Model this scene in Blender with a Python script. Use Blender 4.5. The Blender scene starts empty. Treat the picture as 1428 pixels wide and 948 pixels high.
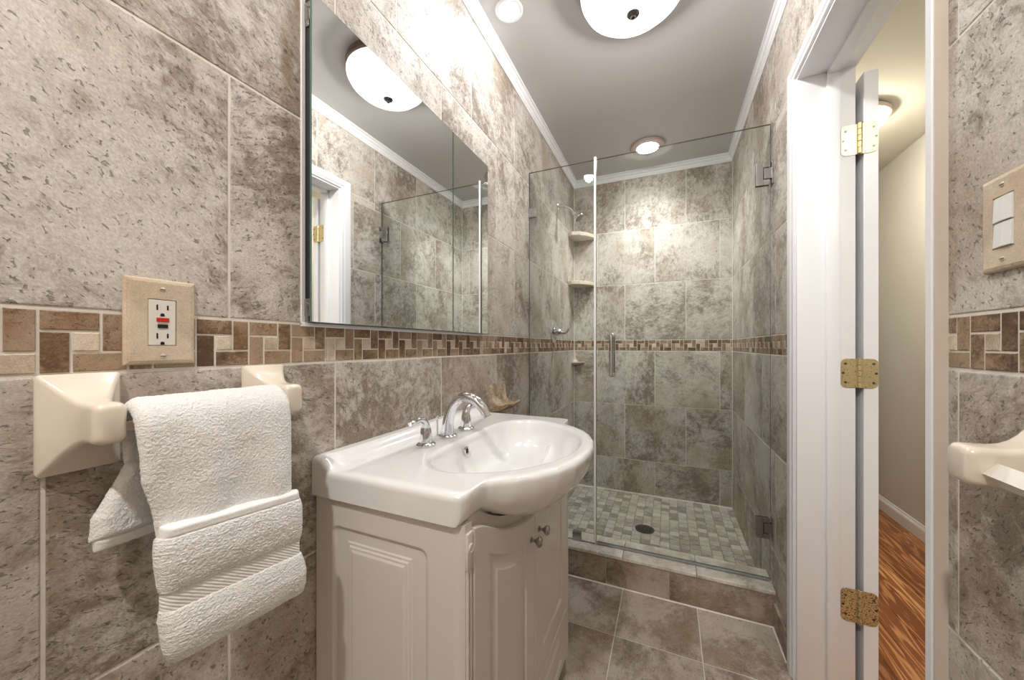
import bpy, bmesh, math, random
import numpy as np
from mathutils import Vector, noise as mnoise

# ------------------------------------------------------------------ camera, world, exposure
SC = bpy.context.scene
COL = SC.collection
YAW = 0.4085
cam_data = bpy.data.cameras.new('camera')
cam_data.sensor_fit = 'HORIZONTAL'
cam_data.sensor_width = 36.0
cam_data.lens = 502.6 / 1428 * 36.0
cam_data.shift_y = (482.58 - 474) / 1428
cam_data.clip_start = 0.01
cam = bpy.data.objects.new('camera', cam_data)
COL.objects.link(cam)
cam.location = (0, 0, 1.136)
cam.rotation_euler = (math.pi / 2, 0, YAW)
SC.camera = cam

world = bpy.data.worlds.new('world')
SC.world = world
world.use_nodes = True
world.node_tree.nodes['Background'].inputs[0].default_value = (1, 0.98, 0.95, 1)
world.node_tree.nodes['Background'].inputs[1].default_value = 0.05

SC.view_settings.view_transform = 'Standard'
SC.view_settings.look = 'None'
SC.view_settings.gamma = 1.0
SC.view_settings.use_curve_mapping = False
SC.view_settings.exposure = 1.38
SC.cycles.use_denoising = True
SC.cycles.max_bounces = 16
SC.cycles.transparent_max_bounces = 24
SC.cycles.caustics_reflective = False
SC.cycles.caustics_refractive = False
SC.cycles.sample_clamp_indirect = 6.0

# lamp strengths (the room's own lamps and one added hall light)
DOME_E = 1.3
DOME_W = 20.0
SPOT_W = 2.8
SHOWER_W = 26.0
REAR_W = 33.0
HALL_E = 18.0

# room dimensions
XL, XR, YB, YF = -0.688, 0.401, 2.833, -0.95
ZC = 2.44
YC, YG = 1.755, 1.822
random.seed(7)
RNG = random.Random(11)

# ------------------------------------------------------------------ materials
def new_mat(name):
    m = bpy.data.materials.new(name)
    m.use_nodes = True
    nt = m.node_tree
    for n in list(nt.nodes):
        nt.nodes.remove(n)
    out = nt.nodes.new('ShaderNodeOutputMaterial')
    b = nt.nodes.new('ShaderNodeBsdfPrincipled')
    nt.links.new(b.outputs[0], out.inputs[0])
    return m, nt, b, out

def N(nt, t, **kw):
    n = nt.nodes.new(t)
    for k, v in kw.items():
        if k.startswith('i_'):
            key = k[2:]
            n.inputs[int(key) if key.isdigit() else key].default_value = v
        else:
            setattr(n, k, v)
    return n

def L(nt, a, b):
    nt.links.new(a, b)

def ramp(nt, fac, stops, interp='LINEAR'):
    r = nt.nodes.new('ShaderNodeValToRGB')
    r.color_ramp.interpolation = interp
    e = r.color_ramp.elements
    while len(e) < len(stops):
        e.new(0.5)
    for i, (p, c) in enumerate(stops):
        e[i].position = p
        e[i].color = (c[0], c[1], c[2], 1) if isinstance(c, (tuple, list)) else (c, c, c, 1)
    L(nt, fac, r.inputs[0])
    return r

def mixc(nt, fac, a, b, mode='MIX'):
    m = nt.nodes.new('ShaderNodeMix')
    m.data_type = 'RGBA'
    m.blend_type = mode
    for i, v in ((0, fac), (6, a), (7, b)):
        if hasattr(v, 'is_linked'):
            L(nt, v, m.inputs[i])
        elif i == 0:
            m.inputs[0].default_value = v
        else:
            m.inputs[i].default_value = (v[0], v[1], v[2], 1)
    return m.outputs[2]

def math_n(nt, op, a, b=None):
    m = nt.nodes.new('ShaderNodeMath')
    m.operation = op
    for i, v in ((0, a), (1, b)):
        if v is None:
            continue
        if hasattr(v, 'is_linked'):
            L(nt, v, m.inputs[i])
        else:
            m.inputs[i].default_value = v
    return m.outputs[0]

def simple(name, col, rough=0.5, metal=0.0, spec=0.5, coat=0.0, bump=0.0, bscale=200.0, var=0.0, vscale=8.0):
    m, nt, b, out = new_mat(name)
    b.inputs['Base Color'].default_value = (*col, 1)
    b.inputs['Roughness'].default_value = rough
    b.inputs['Metallic'].default_value = metal
    b.inputs['Specular IOR Level'].default_value = spec
    b.inputs['Coat Weight'].default_value = coat
    b.inputs['Coat Roughness'].default_value = 0.06
    tc = N(nt, 'ShaderNodeTexCoord')
    if bump:
        nz = N(nt, 'ShaderNodeTexNoise', i_Scale=bscale, i_Detail=3.0)
        L(nt, tc.outputs['Object'], nz.inputs['Vector'])
        bp = N(nt, 'ShaderNodeBump', i_Strength=bump, i_Distance=0.002)
        L(nt, nz.outputs[0], bp.inputs['Height'])
        L(nt, bp.outputs[0], b.inputs['Normal'])
    if var:
        nz = N(nt, 'ShaderNodeTexNoise', i_Scale=vscale, i_Detail=4.0)
        L(nt, tc.outputs['Object'], nz.inputs['Vector'])
        dark = tuple(c * (1 - var) for c in col)
        lite = tuple(min(1, c * (1 + var)) for c in col)
        r = ramp(nt, nz.outputs[0], [(0.3, dark), (0.7, lite)])
        L(nt, r.outputs[0], b.inputs['Base Color'])
    return m

def emit(name, col, strength):
    m, nt, b, out = new_mat(name)
    e = N(nt, 'ShaderNodeEmission', i_Strength=strength)
    e.inputs[0].default_value = (*col, 1)
    L(nt, e.outputs[0], out.inputs[0])
    nt.nodes.remove(b)
    return m

def stone_mat(name, light, mid, dark, scale=1.0, pit=0.5, rough=0.38, bump=0.25, warm=(0.33, 0.235, 0.155), grain=1.0, seedamp=0.16):
    """travertine-look ceramic: cloudy patches, streaky grain, little pits; a per-tile 'seed' shifts it"""
    m, nt, b, out = new_mat(name)
    tc = N(nt, 'ShaderNodeTexCoord')
    at = N(nt, 'ShaderNodeAttribute', attribute_name='seed')
    seed = at.outputs['Fac']
    offs = N(nt, 'ShaderNodeVectorMath', operation='SCALE')
    offs.inputs[0].default_value = (37.0, 53.0, 71.0)
    L(nt, seed, offs.inputs['Scale'])
    add = N(nt, 'ShaderNodeVectorMath', operation='ADD')
    L(nt, tc.outputs['Object'], add.inputs[0])
    L(nt, offs.outputs[0], add.inputs[1])
    # rotate the grain direction per tile
    rot = N(nt, 'ShaderNodeVectorRotate', rotation_type='EULER_XYZ')
    sn = math_n(nt, 'MULTIPLY', seed, 6.0)
    cmb = N(nt, 'ShaderNodeCombineXYZ')
    for i in range(3):
        L(nt, sn, cmb.inputs[i])
    L(nt, add.outputs[0], rot.inputs['Vector'])
    L(nt, cmb.outputs[0], rot.inputs['Rotation'])
    v = rot.outputs[0]
    big = N(nt, 'ShaderNodeTexNoise', i_Scale=4.6 * scale, i_Detail=8.0, i_Roughness=0.66, i_Distortion=0.25)
    L(nt, v, big.inputs['Vector'])
    mp = N(nt, 'ShaderNodeMapping')
    mp.inputs['Scale'].default_value = (1.0, 1.0, 1.7)
    L(nt, v, mp.inputs[0])
    mid_n = N(nt, 'ShaderNodeTexNoise', i_Scale=30.0 * scale, i_Detail=9.0, i_Roughness=0.78, i_Distortion=0.5)
    L(nt, mp.outputs[0], mid_n.inputs['Vector'])
    fine = N(nt, 'ShaderNodeTexNoise', i_Scale=240.0 * scale, i_Detail=4.0, i_Roughness=0.7)
    L(nt, mp.outputs[0], fine.inputs['Vector'])
    # tone = big patches + seed
    sm = math_n(nt, 'SUBTRACT', seed, 0.5)
    sm = math_n(nt, 'MULTIPLY', sm, seedamp)
    bg = math_n(nt, 'MULTIPLY_ADD', big.outputs[0], 1.4)
    bg.node.inputs[2].default_value = -0.2
    f1 = math_n(nt, 'ADD', bg, sm)
    m2 = math_n(nt, 'SUBTRACT', mid_n.outputs[0], 0.5)
    m2 = math_n(nt, 'MULTIPLY', m2, 0.62 * grain)
    f2 = math_n(nt, 'ADD', f1, m2)
    r = ramp(nt, f2, [(0.28, dark), (0.45, mid), (0.58, light), (0.78, tuple(min(1, c * 1.12) for c in light))])
    # rusty brown staining on some patches
    st = N(nt, 'ShaderNodeTexNoise', i_Scale=3.3 * scale, i_Detail=5.0, i_Roughness=0.6)
    ad2 = N(nt, 'ShaderNodeVectorMath', operation='ADD')
    ad2.inputs[1].default_value = (11.3, 4.1, 7.7)
    L(nt, v, ad2.inputs[0])
    L(nt, ad2.outputs[0], st.inputs['Vector'])
    sr = ramp(nt, st.outputs[0], [(0.48, 0.0), (0.66, 0.62)])
    c1 = mixc(nt, sr.outputs[0], r.outputs[0], warm)
    # pits
    pn = N(nt, 'ShaderNodeTexNoise', i_Scale=105.0 * scale, i_Detail=3.0, i_Roughness=0.55, i_Distortion=0.6)
    mp2 = N(nt, 'ShaderNodeMapping')
    mp2.inputs['Scale'].default_value = (1.0, 1.0, 2.2)
    L(nt, v, mp2.inputs[0])
    L(nt, mp2.outputs[0], pn.inputs['Vector'])
    gate = math_n(nt, 'MULTIPLY', big.outputs[0], 0.16)
    pv = math_n(nt, 'ADD', pn.outputs[0], gate)
    pr = ramp(nt, pv, [(0.42, 1.0), (0.47, 0.0)])
    pf = math_n(nt, 'MULTIPLY', pr.outputs[0], pit)
    c2 = mixc(nt, pf, c1, tuple(c * 0.42 for c in dark))
    fr = ramp(nt, fine.outputs[0], [(0.3, 0.76), (0.7, 1.2)])
    c3 = mixc(nt, 1.0, c2, fr.outputs[0], 'MULTIPLY')
    L(nt, c3, b.inputs['Base Color'])
    b.inputs['Roughness'].default_value = rough
    b.inputs['Specular IOR Level'].default_value = 0.3
    hgt = math_n(nt, 'SUBTRACT', mid_n.outputs[0], pr.outputs[0])
    bp = N(nt, 'ShaderNodeBump', i_Strength=bump, i_Distance=0.0016)
    L(nt, hgt, bp.inputs['Height'])
    L(nt, bp.outputs[0], b.inputs['Normal'])
    return m

M = {}
M['tile'] = stone_mat('wall_tile', (0.60, 0.56, 0.515), (0.465, 0.42, 0.372), (0.262, 0.217, 0.177), pit=0.62, warm=(0.385, 0.295, 0.215), grain=2.4, bump=0.8, rough=0.45)
M['floor_tile'] = stone_mat('floor_tile', (0.50, 0.44, 0.38), (0.35, 0.29, 0.235), (0.20, 0.155, 0.12), pit=0.5, rough=0.42, grain=1.2, seedamp=0.1)
M['curb_tile'] = stone_mat('curb_tile', (0.50, 0.43, 0.365), (0.36, 0.295, 0.235), (0.19, 0.145, 0.11), pit=0.5, grain=1.2)
M['cap_tile'] = stone_mat('curb_cap_stone', (0.80, 0.76, 0.69), (0.68, 0.62, 0.55), (0.46, 0.40, 0.33), scale=2, pit=0.35, warm=(0.55, 0.46, 0.37))
M['mosaic'] = stone_mat('mosaic_stone', (0.38, 0.275, 0.185), (0.235, 0.148, 0.088), (0.11, 0.062, 0.035), scale=3.2, pit=0.6, bump=0.6, warm=(0.25, 0.135, 0.065), seedamp=0.5, grain=1.9)
M['mosaic_cream'] = stone_mat('mosaic_cream_stone', (0.70, 0.60, 0.48), (0.58, 0.48, 0.37), (0.42, 0.33, 0.24), scale=2, pit=0.2, warm=(0.55, 0.44, 0.33))
M['pebble'] = stone_mat('shower_floor_stone', (0.58, 0.55, 0.49), (0.47, 0.44, 0.38), (0.31, 0.28, 0.235), scale=1.6, pit=0.35, warm=(0.42, 0.35, 0.28), seedamp=0.5)
M['grout'] = simple('grout', (0.74, 0.70, 0.63), 0.85, bump=0.3, bscale=500, var=0.08, vscale=30)
M['grout_dark'] = simple('mosaic_grout', (0.50, 0.44, 0.365), 0.85, bump=0.3, bscale=500)
M['grout_floor'] = simple('floor_grout', (0.30, 0.27, 0.23), 0.85, bump=0.3, bscale=500)
M['ceiling'] = simple('ceiling_paint', (0.60, 0.595, 0.59), 0.45, bump=0.05, bscale=60)
M['trim'] = simple('white_trim_paint', (0.89, 0.90, 0.92), 0.28, bump=0.04, bscale=40, coat=0.2)
M['hall_wall'] = simple('hall_wall_paint', (0.68, 0.66, 0.61), 0.6)
M['hall_ceiling'] = simple('hall_ceiling_paint', (0.74, 0.71, 0.62), 0.7)
M['porcelain'] = simple('white_porcelain', (0.83, 0.82, 0.81), 0.12, coat=0.6)
M['bone'] = simple('bone_ceramic', (0.78, 0.69, 0.58), 0.2, coat=0.5, var=0.04, vscale=14)
M['bone_light'] = simple('pale_bone_bar', (0.72, 0.69, 0.63), 0.3)
M['casing_strip'] = simple('beige_casing_strip', (0.66, 0.59, 0.51), 0.6)
M['cabinet'] = simple('cream_lacquer', (0.73, 0.69, 0.635), 0.33, coat=0.1)
M['shadow_gap'] = simple('dark_interior', (0.02, 0.02, 0.022), 0.6)
M['chrome'] = simple('chrome', (0.74, 0.75, 0.77), 0.06, metal=1.0)
M['nickel'] = simple('brushed_nickel', (0.42, 0.41, 0.40), 0.24, metal=1.0)
M['steel_dark'] = simple('dark_steel', (0.16, 0.155, 0.14), 0.35, metal=1.0)
M['bronze'] = simple('bronze_ring', (0.20, 0.135, 0.105), 0.4, metal=0.7)
M['mirror'] = simple('mirror_silver', (0.90, 0.92, 0.91), 0.0, metal=1.0)
M['mirror_edge'] = simple('mirror_glass_edge', (0.10, 0.17, 0.15), 0.1)
M['plate'] = stone_mat('travertine_plate', (0.70, 0.585, 0.44), (0.65, 0.535, 0.40), (0.55, 0.44, 0.32), scale=2.5, pit=0.35, rough=0.45, warm=(0.62, 0.49, 0.35), bump=0.12)
M['dish'] = stone_mat('travertine_dish', (0.62, 0.51, 0.40), (0.47, 0.36, 0.26), (0.27, 0.18, 0.12), scale=2.5, grain=2.2, pit=0.5, rough=0.4, warm=(0.45, 0.3, 0.18))
M['shelf'] = simple('beige_stone_shelf', (0.66, 0.575, 0.47), 0.35, var=0.1, vscale=30)
M['plastic'] = simple('almond_plastic', (0.76, 0.73, 0.66), 0.3)
M['plastic_white'] = simple('white_plastic', (0.82, 0.82, 0.80), 0.3)
M['red'] = simple('red_button', (0.55, 0.02, 0.012), 0.35)
M['black'] = simple('black_plastic', (0.006, 0.006, 0.007), 0.4)
M['ivory_screw'] = simple('ivory_screw', (0.62, 0.56, 0.47), 0.35, metal=0.3)
M['seal'] = simple('white_vinyl_seal', (0.80, 0.80, 0.80), 0.35)

def brass_mat(name, rust):
    m, nt, b, out = new_mat(name)
    tc = N(nt, 'ShaderNodeTexCoord')
    nz = N(nt, 'ShaderNodeTexNoise', i_Scale=260.0, i_Detail=3.0, i_Roughness=0.6)
    L(nt, tc.outputs['Object'], nz.inputs[0])
    r = ramp(nt, nz.outputs[0], [(rust - 0.05, (0.16, 0.065, 0.02)), (rust + 0.03, (0.66, 0.53, 0.28))])
    L(nt, r.outputs[0], b.inputs['Base Color'])
    r2 = ramp(nt, nz.outputs[0], [(rust - 0.05, 0.1), (rust + 0.03, 0.55)])
    L(nt, r2.outputs[0], b.inputs['Metallic'])
    b.inputs['Roughness'].default_value = 0.32
    return m
M['brass'] = brass_mat('polished_brass', 0.33)
M['brass_mid'] = brass_mat('worn_brass', 0.38)
M['brass_rust'] = brass_mat('rusted_brass', 0.46)

# glass: clear with a faint green tint, mirror reflection by fresnel
def glass_mat():
    m, nt, b, out = new_mat('clear_glass')
    nt.nodes.remove(b)
    tr = N(nt, 'ShaderNodeBsdfTransparent')
    tr.inputs[0].default_value = (0.95, 0.974, 0.966, 1)
    gl = N(nt, 'ShaderNodeBsdfGlossy', i_Roughness=0.0)
    gl.inputs[0].default_value = (0.95, 1, 0.98, 1)
    fr = N(nt, 'ShaderNodeFresnel', i_IOR=1.35)
    mx = N(nt, 'ShaderNodeMixShader')
    L(nt, fr.outputs[0], mx.inputs[0])
    L(nt, tr.outputs[0], mx.inputs[1])
    L(nt, gl.outputs[0], mx.inputs[2])
    L(nt, mx.outputs[0], out.inputs[0])
    return m
M['glass'] = glass_mat()
M['glass_edge'] = simple('green_glass_edge', (0.13, 0.17, 0.155), 0.15)

def wood_mat():
    m, nt, b, out = new_mat('oak_floor')
    tc = N(nt, 'ShaderNodeTexCoord')
    at = N(nt, 'ShaderNodeAttribute', attribute_name='seed')
    offs = N(nt, 'ShaderNodeVectorMath', operation='SCALE')
    offs.inputs[0].default_value = (13.0, 29.0, 7.0)
    L(nt, at.outputs['Fac'], offs.inputs['Scale'])
    add = N(nt, 'ShaderNodeVectorMath', operation='ADD')
    L(nt, tc.outputs['Object'], add.inputs[0])
    L(nt, offs.outputs[0], add.inputs[1])
    mp = N(nt, 'ShaderNodeMapping')
    mp.inputs['Scale'].default_value = (14.0, 1.0, 1.0)
    L(nt, add.outputs[0], mp.inputs[0])
    nz = N(nt, 'ShaderNodeTexNoise', i_Scale=1.5, i_Detail=2.0, i_Distortion=0.4)
    L(nt, mp.outputs[0], nz.inputs[0])
    rings = math_n(nt, 'MULTIPLY', nz.outputs[0], 46.0)
    rings = math_n(nt, 'SINE', rings)
    r = ramp(nt, rings, [(0.0, (0.30, 0.095, 0.03)), (0.35, (0.52, 0.21, 0.078)), (0.9, (0.66, 0.31, 0.125))])
    mul = ramp(nt, at.outputs['Fac'], [(0.0, (0.62, 0.55, 0.5)), (0.6, (1, 1, 1)), (1.0, (1.3, 1.5, 1.5))])
    c = mixc(nt, 1.0, r.outputs[0], mul.outputs[0], 'MULTIPLY')
    L(nt, c, b.inputs['Base Color'])
    b.inputs['Roughness'].default_value = 0.3
    return m
M['wood'] = wood_mat()
M['wood_gap'] = simple('floor_gap', (0.05, 0.02, 0.01), 0.6)

def towel_mat(name, fuzz):
    m, nt, b, out = new_mat(name)
    b.inputs['Base Color'].default_value = (0.87, 0.86, 0.845, 1)
    b.inputs['Roughness'].default_value = 0.95
    b.inputs['Specular IOR Level'].default_value = 0.1
    b.inputs['Sheen Weight'].default_value = 0.35
    b.inputs['Sheen Roughness'].default_value = 0.5
    tc = N(nt, 'ShaderNodeTexCoord')
    bp = N(nt, 'ShaderNodeBump', i_Strength=0.9 if fuzz else 0.5, i_Distance=0.003 if fuzz else 0.0012)
    if fuzz:
        nz = N(nt, 'ShaderNodeTexNoise', i_Scale=330.0, i_Detail=3.0, i_Roughness=0.6)
        L(nt, tc.outputs['Object'], nz.inputs[0])
        L(nt, nz.outputs[0], bp.inputs['Height'])
    else:
        mp = N(nt, 'ShaderNodeMapping')
        mp.inputs['Rotation'].default_value = (math.radians(35), 0, 0)
        L(nt, tc.outputs['Object'], mp.inputs[0])
        wv = N(nt, 'ShaderNodeTexWave', i_Scale=85.0, i_Distortion=0.6)
        wv.bands_direction = 'Z'
        L(nt, mp.outputs[0], wv.inputs[0])
        L(nt, wv.outputs[0], bp.inputs['Height'])
    L(nt, bp.outputs[0], b.inputs['Normal'])
    return m
M['terry'] = towel_mat('white_terry', True)
M['hem'] = simple('white_towel_hem', (0.87, 0.86, 0.845), 0.9, bump=0.4, bscale=900)
M['weave'] = towel_mat('white_woven_border', False)

def bowl_mat(name, col, strength):
    m, nt, b, out = new_mat(name)
    nt.nodes.remove(b)
    e = N(nt, 'ShaderNodeEmission', i_Strength=strength)
    e.inputs[0].default_value = (*col, 1)
    t = N(nt, 'ShaderNodeBsdfTransparent')
    mx = N(nt, 'ShaderNodeMixShader')
    mx.inputs[0].default_value = 0.6
    L(nt, t.outputs[0], mx.inputs[1])
    L(nt, e.outputs[0], mx.inputs[2])
    L(nt, mx.outputs[0], out.inputs[0])
    return m
M['dome'] = bowl_mat('lit_frosted_glass', (1.0, 0.99, 0.97), DOME_E)
M['spot_lens'] = emit('lit_spot_lens', (0.86, 0.93, 1.0), 30.0)
M['shower_lens'] = emit('lit_shower_lens', (1.0, 0.97, 0.92), 14.0)
M['hall_fill_lens'] = emit('added_hall_fill_glass', (1.0, 0.97, 0.92), HALL_E)  # glow of the added, unseen near hall light
M['hall_lens'] = emit('lit_hall_glass', (1.0, 0.93, 0.76), HALL_E)

# ------------------------------------------------------------------ object helpers
def wloc(o):
    v = Vector((0, 0, 0))
    while o is not None:
        v += o.location
        o = o.parent
    return v

def props(o, label=None, cat=None, group=None, kind=None):
    if label: o['label'] = label
    if cat: o['category'] = cat
    if group: o['group'] = group
    if kind: o['kind'] = kind
    return o

def thing(name, loc, label, cat, group=None):
    o = bpy.data.objects.new(name, None)
    o.empty_display_size = 0.02
    COL.objects.link(o)
    o.location = loc
    return props(o, label, cat, group)

class MB:
    """collects shapes given in world coordinates and links them as one mesh"""
    def __init__(s):
        s.v, s.f, s.mi, s.seed = [], [], [], []
    def add(s, verts, faces, mi=0, seed=0.0):
        o = len(s.v)
        s.v.extend([tuple(p) for p in verts])
        for f in faces:
            s.f.append([i + o for i in f])
            s.mi.append(mi)
            s.seed.append(seed)
        return s
    def bm(s, b, mi=0, seed=0.0):
        b.verts.index_update()
        s.add([v.co[:] for v in b.verts], [[v.index for v in f.verts] for f in b.faces], mi, seed)
        b.free()
        return s
    def box(s, x0, y0, z0, x1, y1, z1, bev=0.0, seg=2, mi=0, seed=0.0):
        b = bmesh.new()
        bmesh.ops.create_cube(b, size=1)
        for v in b.verts:
            v.co = Vector(((x0 + x1) / 2 + v.co.x * (x1 - x0), (y0 + y1) / 2 + v.co.y * (y1 - y0), (z0 + z1) / 2 + v.co.z * (z1 - z0)))
        if bev:
            bmesh.ops.bevel(b, geom=b.edges[:] , offset=bev, segments=seg, profile=0.5, affect='EDGES')
        return s.bm(b, mi, seed)
    def loft(s, rings, caps=(True, True), mi=0, seed=0.0, closed=True):
        n = len(rings[0])
        vs = [p for r in rings for p in r]
        fs = []
        for i in range(len(rings) - 1):
            for j in range(n if closed else n - 1):
                k = (j + 1) % n
                fs.append([i * n + j, i * n + k, (i + 1) * n + k, (i + 1) * n + j])
        if caps[0]: fs.append(list(range(n))[::-1])
        if caps[1]: fs.append([(len(rings) - 1) * n + j for j in range(n)])
        return s.add(vs, fs, mi, seed)
    def lathe(s, prof, c, axis='z', n=40, mi=0, caps=(True, True)):
        """prof: (radius, height along axis)"""
        rings = []
        for r, h in prof:
            ring = []
            for k in range(n):
                a = 2 * math.pi * k / n
                u, w = r * math.cos(a), r * math.sin(a)
                if axis == 'z': p = (c[0] + u, c[1] + w, c[2] + h)
                elif axis == 'x': p = (c[0] + h, c[1] + u, c[2] + w)
                else: p = (c[0] + w, c[1] + h, c[2] + u)
                ring.append(p)
            rings.append(ring)
        return s.loft(rings, caps, mi)
    def tube(s, pts, rad, n=14, mi=0, sub=8, flat=1.0):
        P, R = smooth_path(pts, rad, sub)
        rings = []
        up = None
        for i, p in enumerate(P):
            t = (P[min(i + 1, len(P) - 1)] - P[max(i - 1, 0)]).normalized()
            if up is None:
                a = Vector((0, 0, 1)) if abs(t.z) < 0.9 else Vector((0, 1, 0))
                up = t.cross(a).normalized()
            else:
                up = (up - t * up.dot(t)).normalized()
            w = t.cross(up)
            rings.append([(p + up * R[i] * math.cos(q) + w * R[i] * flat * math.sin(q))[:] for q in [2 * math.pi * k / n for k in range(n)]])
        return s.loft(rings, (True, True), mi)
    def prism(s, poly, axis, a, b, bev=0.0, mi=0, seed=0.0):
        """poly in the two other axes (in order), extruded along axis from a to b"""
        def P(q, h):
            if axis == 'x': return (h, q[0], q[1])
            if axis == 'y': return (q[0], h, q[1])
            return (q[0], q[1], h)
        bmx = bmesh.new()
        lo = [bmx.verts.new(P(q, a)) for q in poly]
        hi = [bmx.verts.new(P(q, b)) for q in poly]
        n = len(poly)
        bmx.faces.new(lo[::-1])
        bmx.faces.new(hi)
        for i in range(n):
            bmx.faces.new([lo[i], lo[(i + 1) % n], hi[(i + 1) % n], hi[i]])
        if bev:
            ed = [e for f in bmx.faces if len(f.verts) == n for e in f.edges]
            bmesh.ops.bevel(bmx, geom=list(set(ed)), offset=bev, segments=2, profile=0.5, affect='EDGES')
        return s.bm(bmx, mi, seed)
    def build(s, name, mats, parent=None, smooth=False, loc=None, angle=0.6, **pk):
        base = wloc(parent) if parent else Vector(loc or (0, 0, 0))
        me = bpy.data.meshes.new(name)
        me.from_pydata([(p[0] - base.x, p[1] - base.y, p[2] - base.z) for p in s.v], [], s.f)
        bmx = bmesh.new()
        bmx.from_mesh(me)
        bmesh.ops.recalc_face_normals(bmx, faces=bmx.faces)
        bmx.to_mesh(me)
        bmx.free()
        if not isinstance(mats, (list, tuple)): mats = [mats]
        for m in mats: me.materials.append(m)
        me.polygons.foreach_set('material_index', s.mi)
        at = me.attributes.new('seed', 'FLOAT', 'FACE')
        at.data.foreach_set('value', s.seed)
        if smooth:
            me.polygons.foreach_set('use_smooth', [True] * len(me.polygons))
            if angle:
                me.set_sharp_from_angle(angle=angle)
        me.update()
        o = bpy.data.objects.new(name, me)
        COL.objects.link(o)
        if parent: o.parent = parent
        else: o.location = base
        return props(o, **pk)

def smooth_path(pts, rad, sub):
    pts = [Vector(p) for p in pts]
    if not isinstance(rad, (list, tuple)): rad = [rad] * len(pts)
    P, R = [], []
    n = len(pts)
    for i in range(n - 1):
        p0, p1, p2, p3 = pts[max(i - 1, 0)], pts[i], pts[i + 1], pts[min(i + 2, n - 1)]
        for k in range(sub):
            t = k / sub
            P.append(0.5 * ((2 * p1) + (p2 - p0) * t + (2 * p0 - 5 * p1 + 4 * p2 - p3) * t * t + (3 * p1 - p0 - 3 * p2 + p3) * t ** 3))
            R.append(rad[i] + (rad[i + 1] - rad[i]) * t)
    P.append(pts[-1]); R.append(rad[-1])
    return P, R

def copy_tree(o, delta, label=None, parent=None):
    c = o.copy()
    COL.objects.link(c)
    if parent is None:
        c.location = o.location + Vector(delta)
        if label: c['label'] = label
    else:
        c.parent = parent
    for ch in list(o.children):
        if ch.type != 'CAMERA':
            copy_tree(ch, delta, None, c)
    return c

# ------------------------------------------------------------------ tiled surfaces
def P3(axis, pos, u, v, d):
    """a point on a wall: axis 'x+' faces +x etc.; d is depth towards the room"""
    if axis == 'x+': return (pos + d, u, v)
    if axis == 'x-': return (pos - d, u, v)
    if axis == 'y-': return (u, pos - d, v)
    if axis == 'y+': return (u, pos + d, v)
    return (u, v, pos + d)

def sub_rect(r, holes):
    out = [r]
    for h in holes:
        nxt = []
        for a in out:
            u0, v0, u1, v1 = a
            if u1 <= h[0] or u0 >= h[2] or v1 <= h[1] or v0 >= h[3]:
                nxt.append(a); continue
            if v0 < h[1]: nxt.append((u0, v0, u1, h[1]))
            if v1 > h[3]: nxt.append((u0, h[3], u1, v1))
            c0, c1 = max(v0, h[1]), min(v1, h[3])
            if u0 < h[0]: nxt.append((u0, c0, h[0], c1))
            if u1 > h[2]: nxt.append((h[2], c0, u1, c1))
        out = nxt
    return [a for a in out if a[2] - a[0] > 0.004 and a[3] - a[1] > 0.004]

def add_tile(mb, axis, pos, r, mi, g=0.0020, e=0.0020, dep=0.0016, seed=None, top=0.0):
    u0, v0, u1, v1 = r[0] + g, r[1] + g, r[2] - g, r[3] - g
    if u1 - u0 < 3 * e or v1 - v0 < 3 * e: return
    sd = RNG.random() if seed is None else seed
    o = [(u0, v0), (u1, v0), (u1, v1), (u0, v1)]
    i = [(u0 + e, v0 + e), (u1 - e, v0 + e), (u1 - e, v1 - e), (u0 + e, v1 - e)]
    q = [(u0 + e * .3, v0 + e * .3), (u1 - e * .3, v0 + e * .3), (u1 - e * .3, v1 - e * .3), (u0 + e * .3, v1 - e * .3)]
    vs = [P3(axis, pos, *p, -dep) for p in o] + [P3(axis, pos, *p, top - dep * .3) for p in q] + [P3(axis, pos, *p, top) for p in i]
    fs = []
    for b in (0, 4):
        for k in range(4):
            fs.append([b + k, b + (k + 1) % 4, b + 4 + (k + 1) % 4, b + 4 + k])
    fs.append([8, 9, 10, 11])
    mb.add(vs, fs, mi, sd)

ROWS = [(-0.12, 0.288, 0), (0.288, 0.70, 1), (0.70, 1.1005, 0), (1.1825, 1.60, 1), (1.60, 2.005, 0), (2.005, 2.44, 1)]
BAND = (1.1005, 1.1825)

def mosaic(mb, axis, pos, u0, u1, phase, holes, flip=False):
    z0, z1 = BAND[0] + 0.0015, BAND[1] - 0.0015
    Mw = 0.0785
    h = (z1 - z0) / 3
    k0 = int(math.floor((u0 - phase) / Mw)) - 1
    w = Mw / 3
    for k in range(k0, int((u1 - phase) / Mw) + 2):
        b = phase + k * Mw
        cells = [((0, 2, 2, 3), 2), ((2, 1, 3, 3), 2), ((1, 0, 3, 1), 2), ((0, 0, 1, 2), 2), ((1, 1, 2, 2), 3)]
        for (a, c, d, f), mi in cells:
            if flip: a, d = 3 - d, 3 - a
            r = (b + a * w, z0 + c * h, b + d * w, z0 + f * h)
            r = (max(r[0], u0), r[1], min(r[2], u1), r[3])
            if r[2] - r[0] < 0.004: continue
            for q in sub_rect(r, holes):
                sd = RNG.random()
                add_tile(mb, axis, pos, q, mi if RNG.random() > 0.07 or mi == 3 else 3, g=0.0014, e=0.0013, dep=0.0018, seed=sd, top=-0.0003 + 0.0008 * RNG.random())

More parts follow.
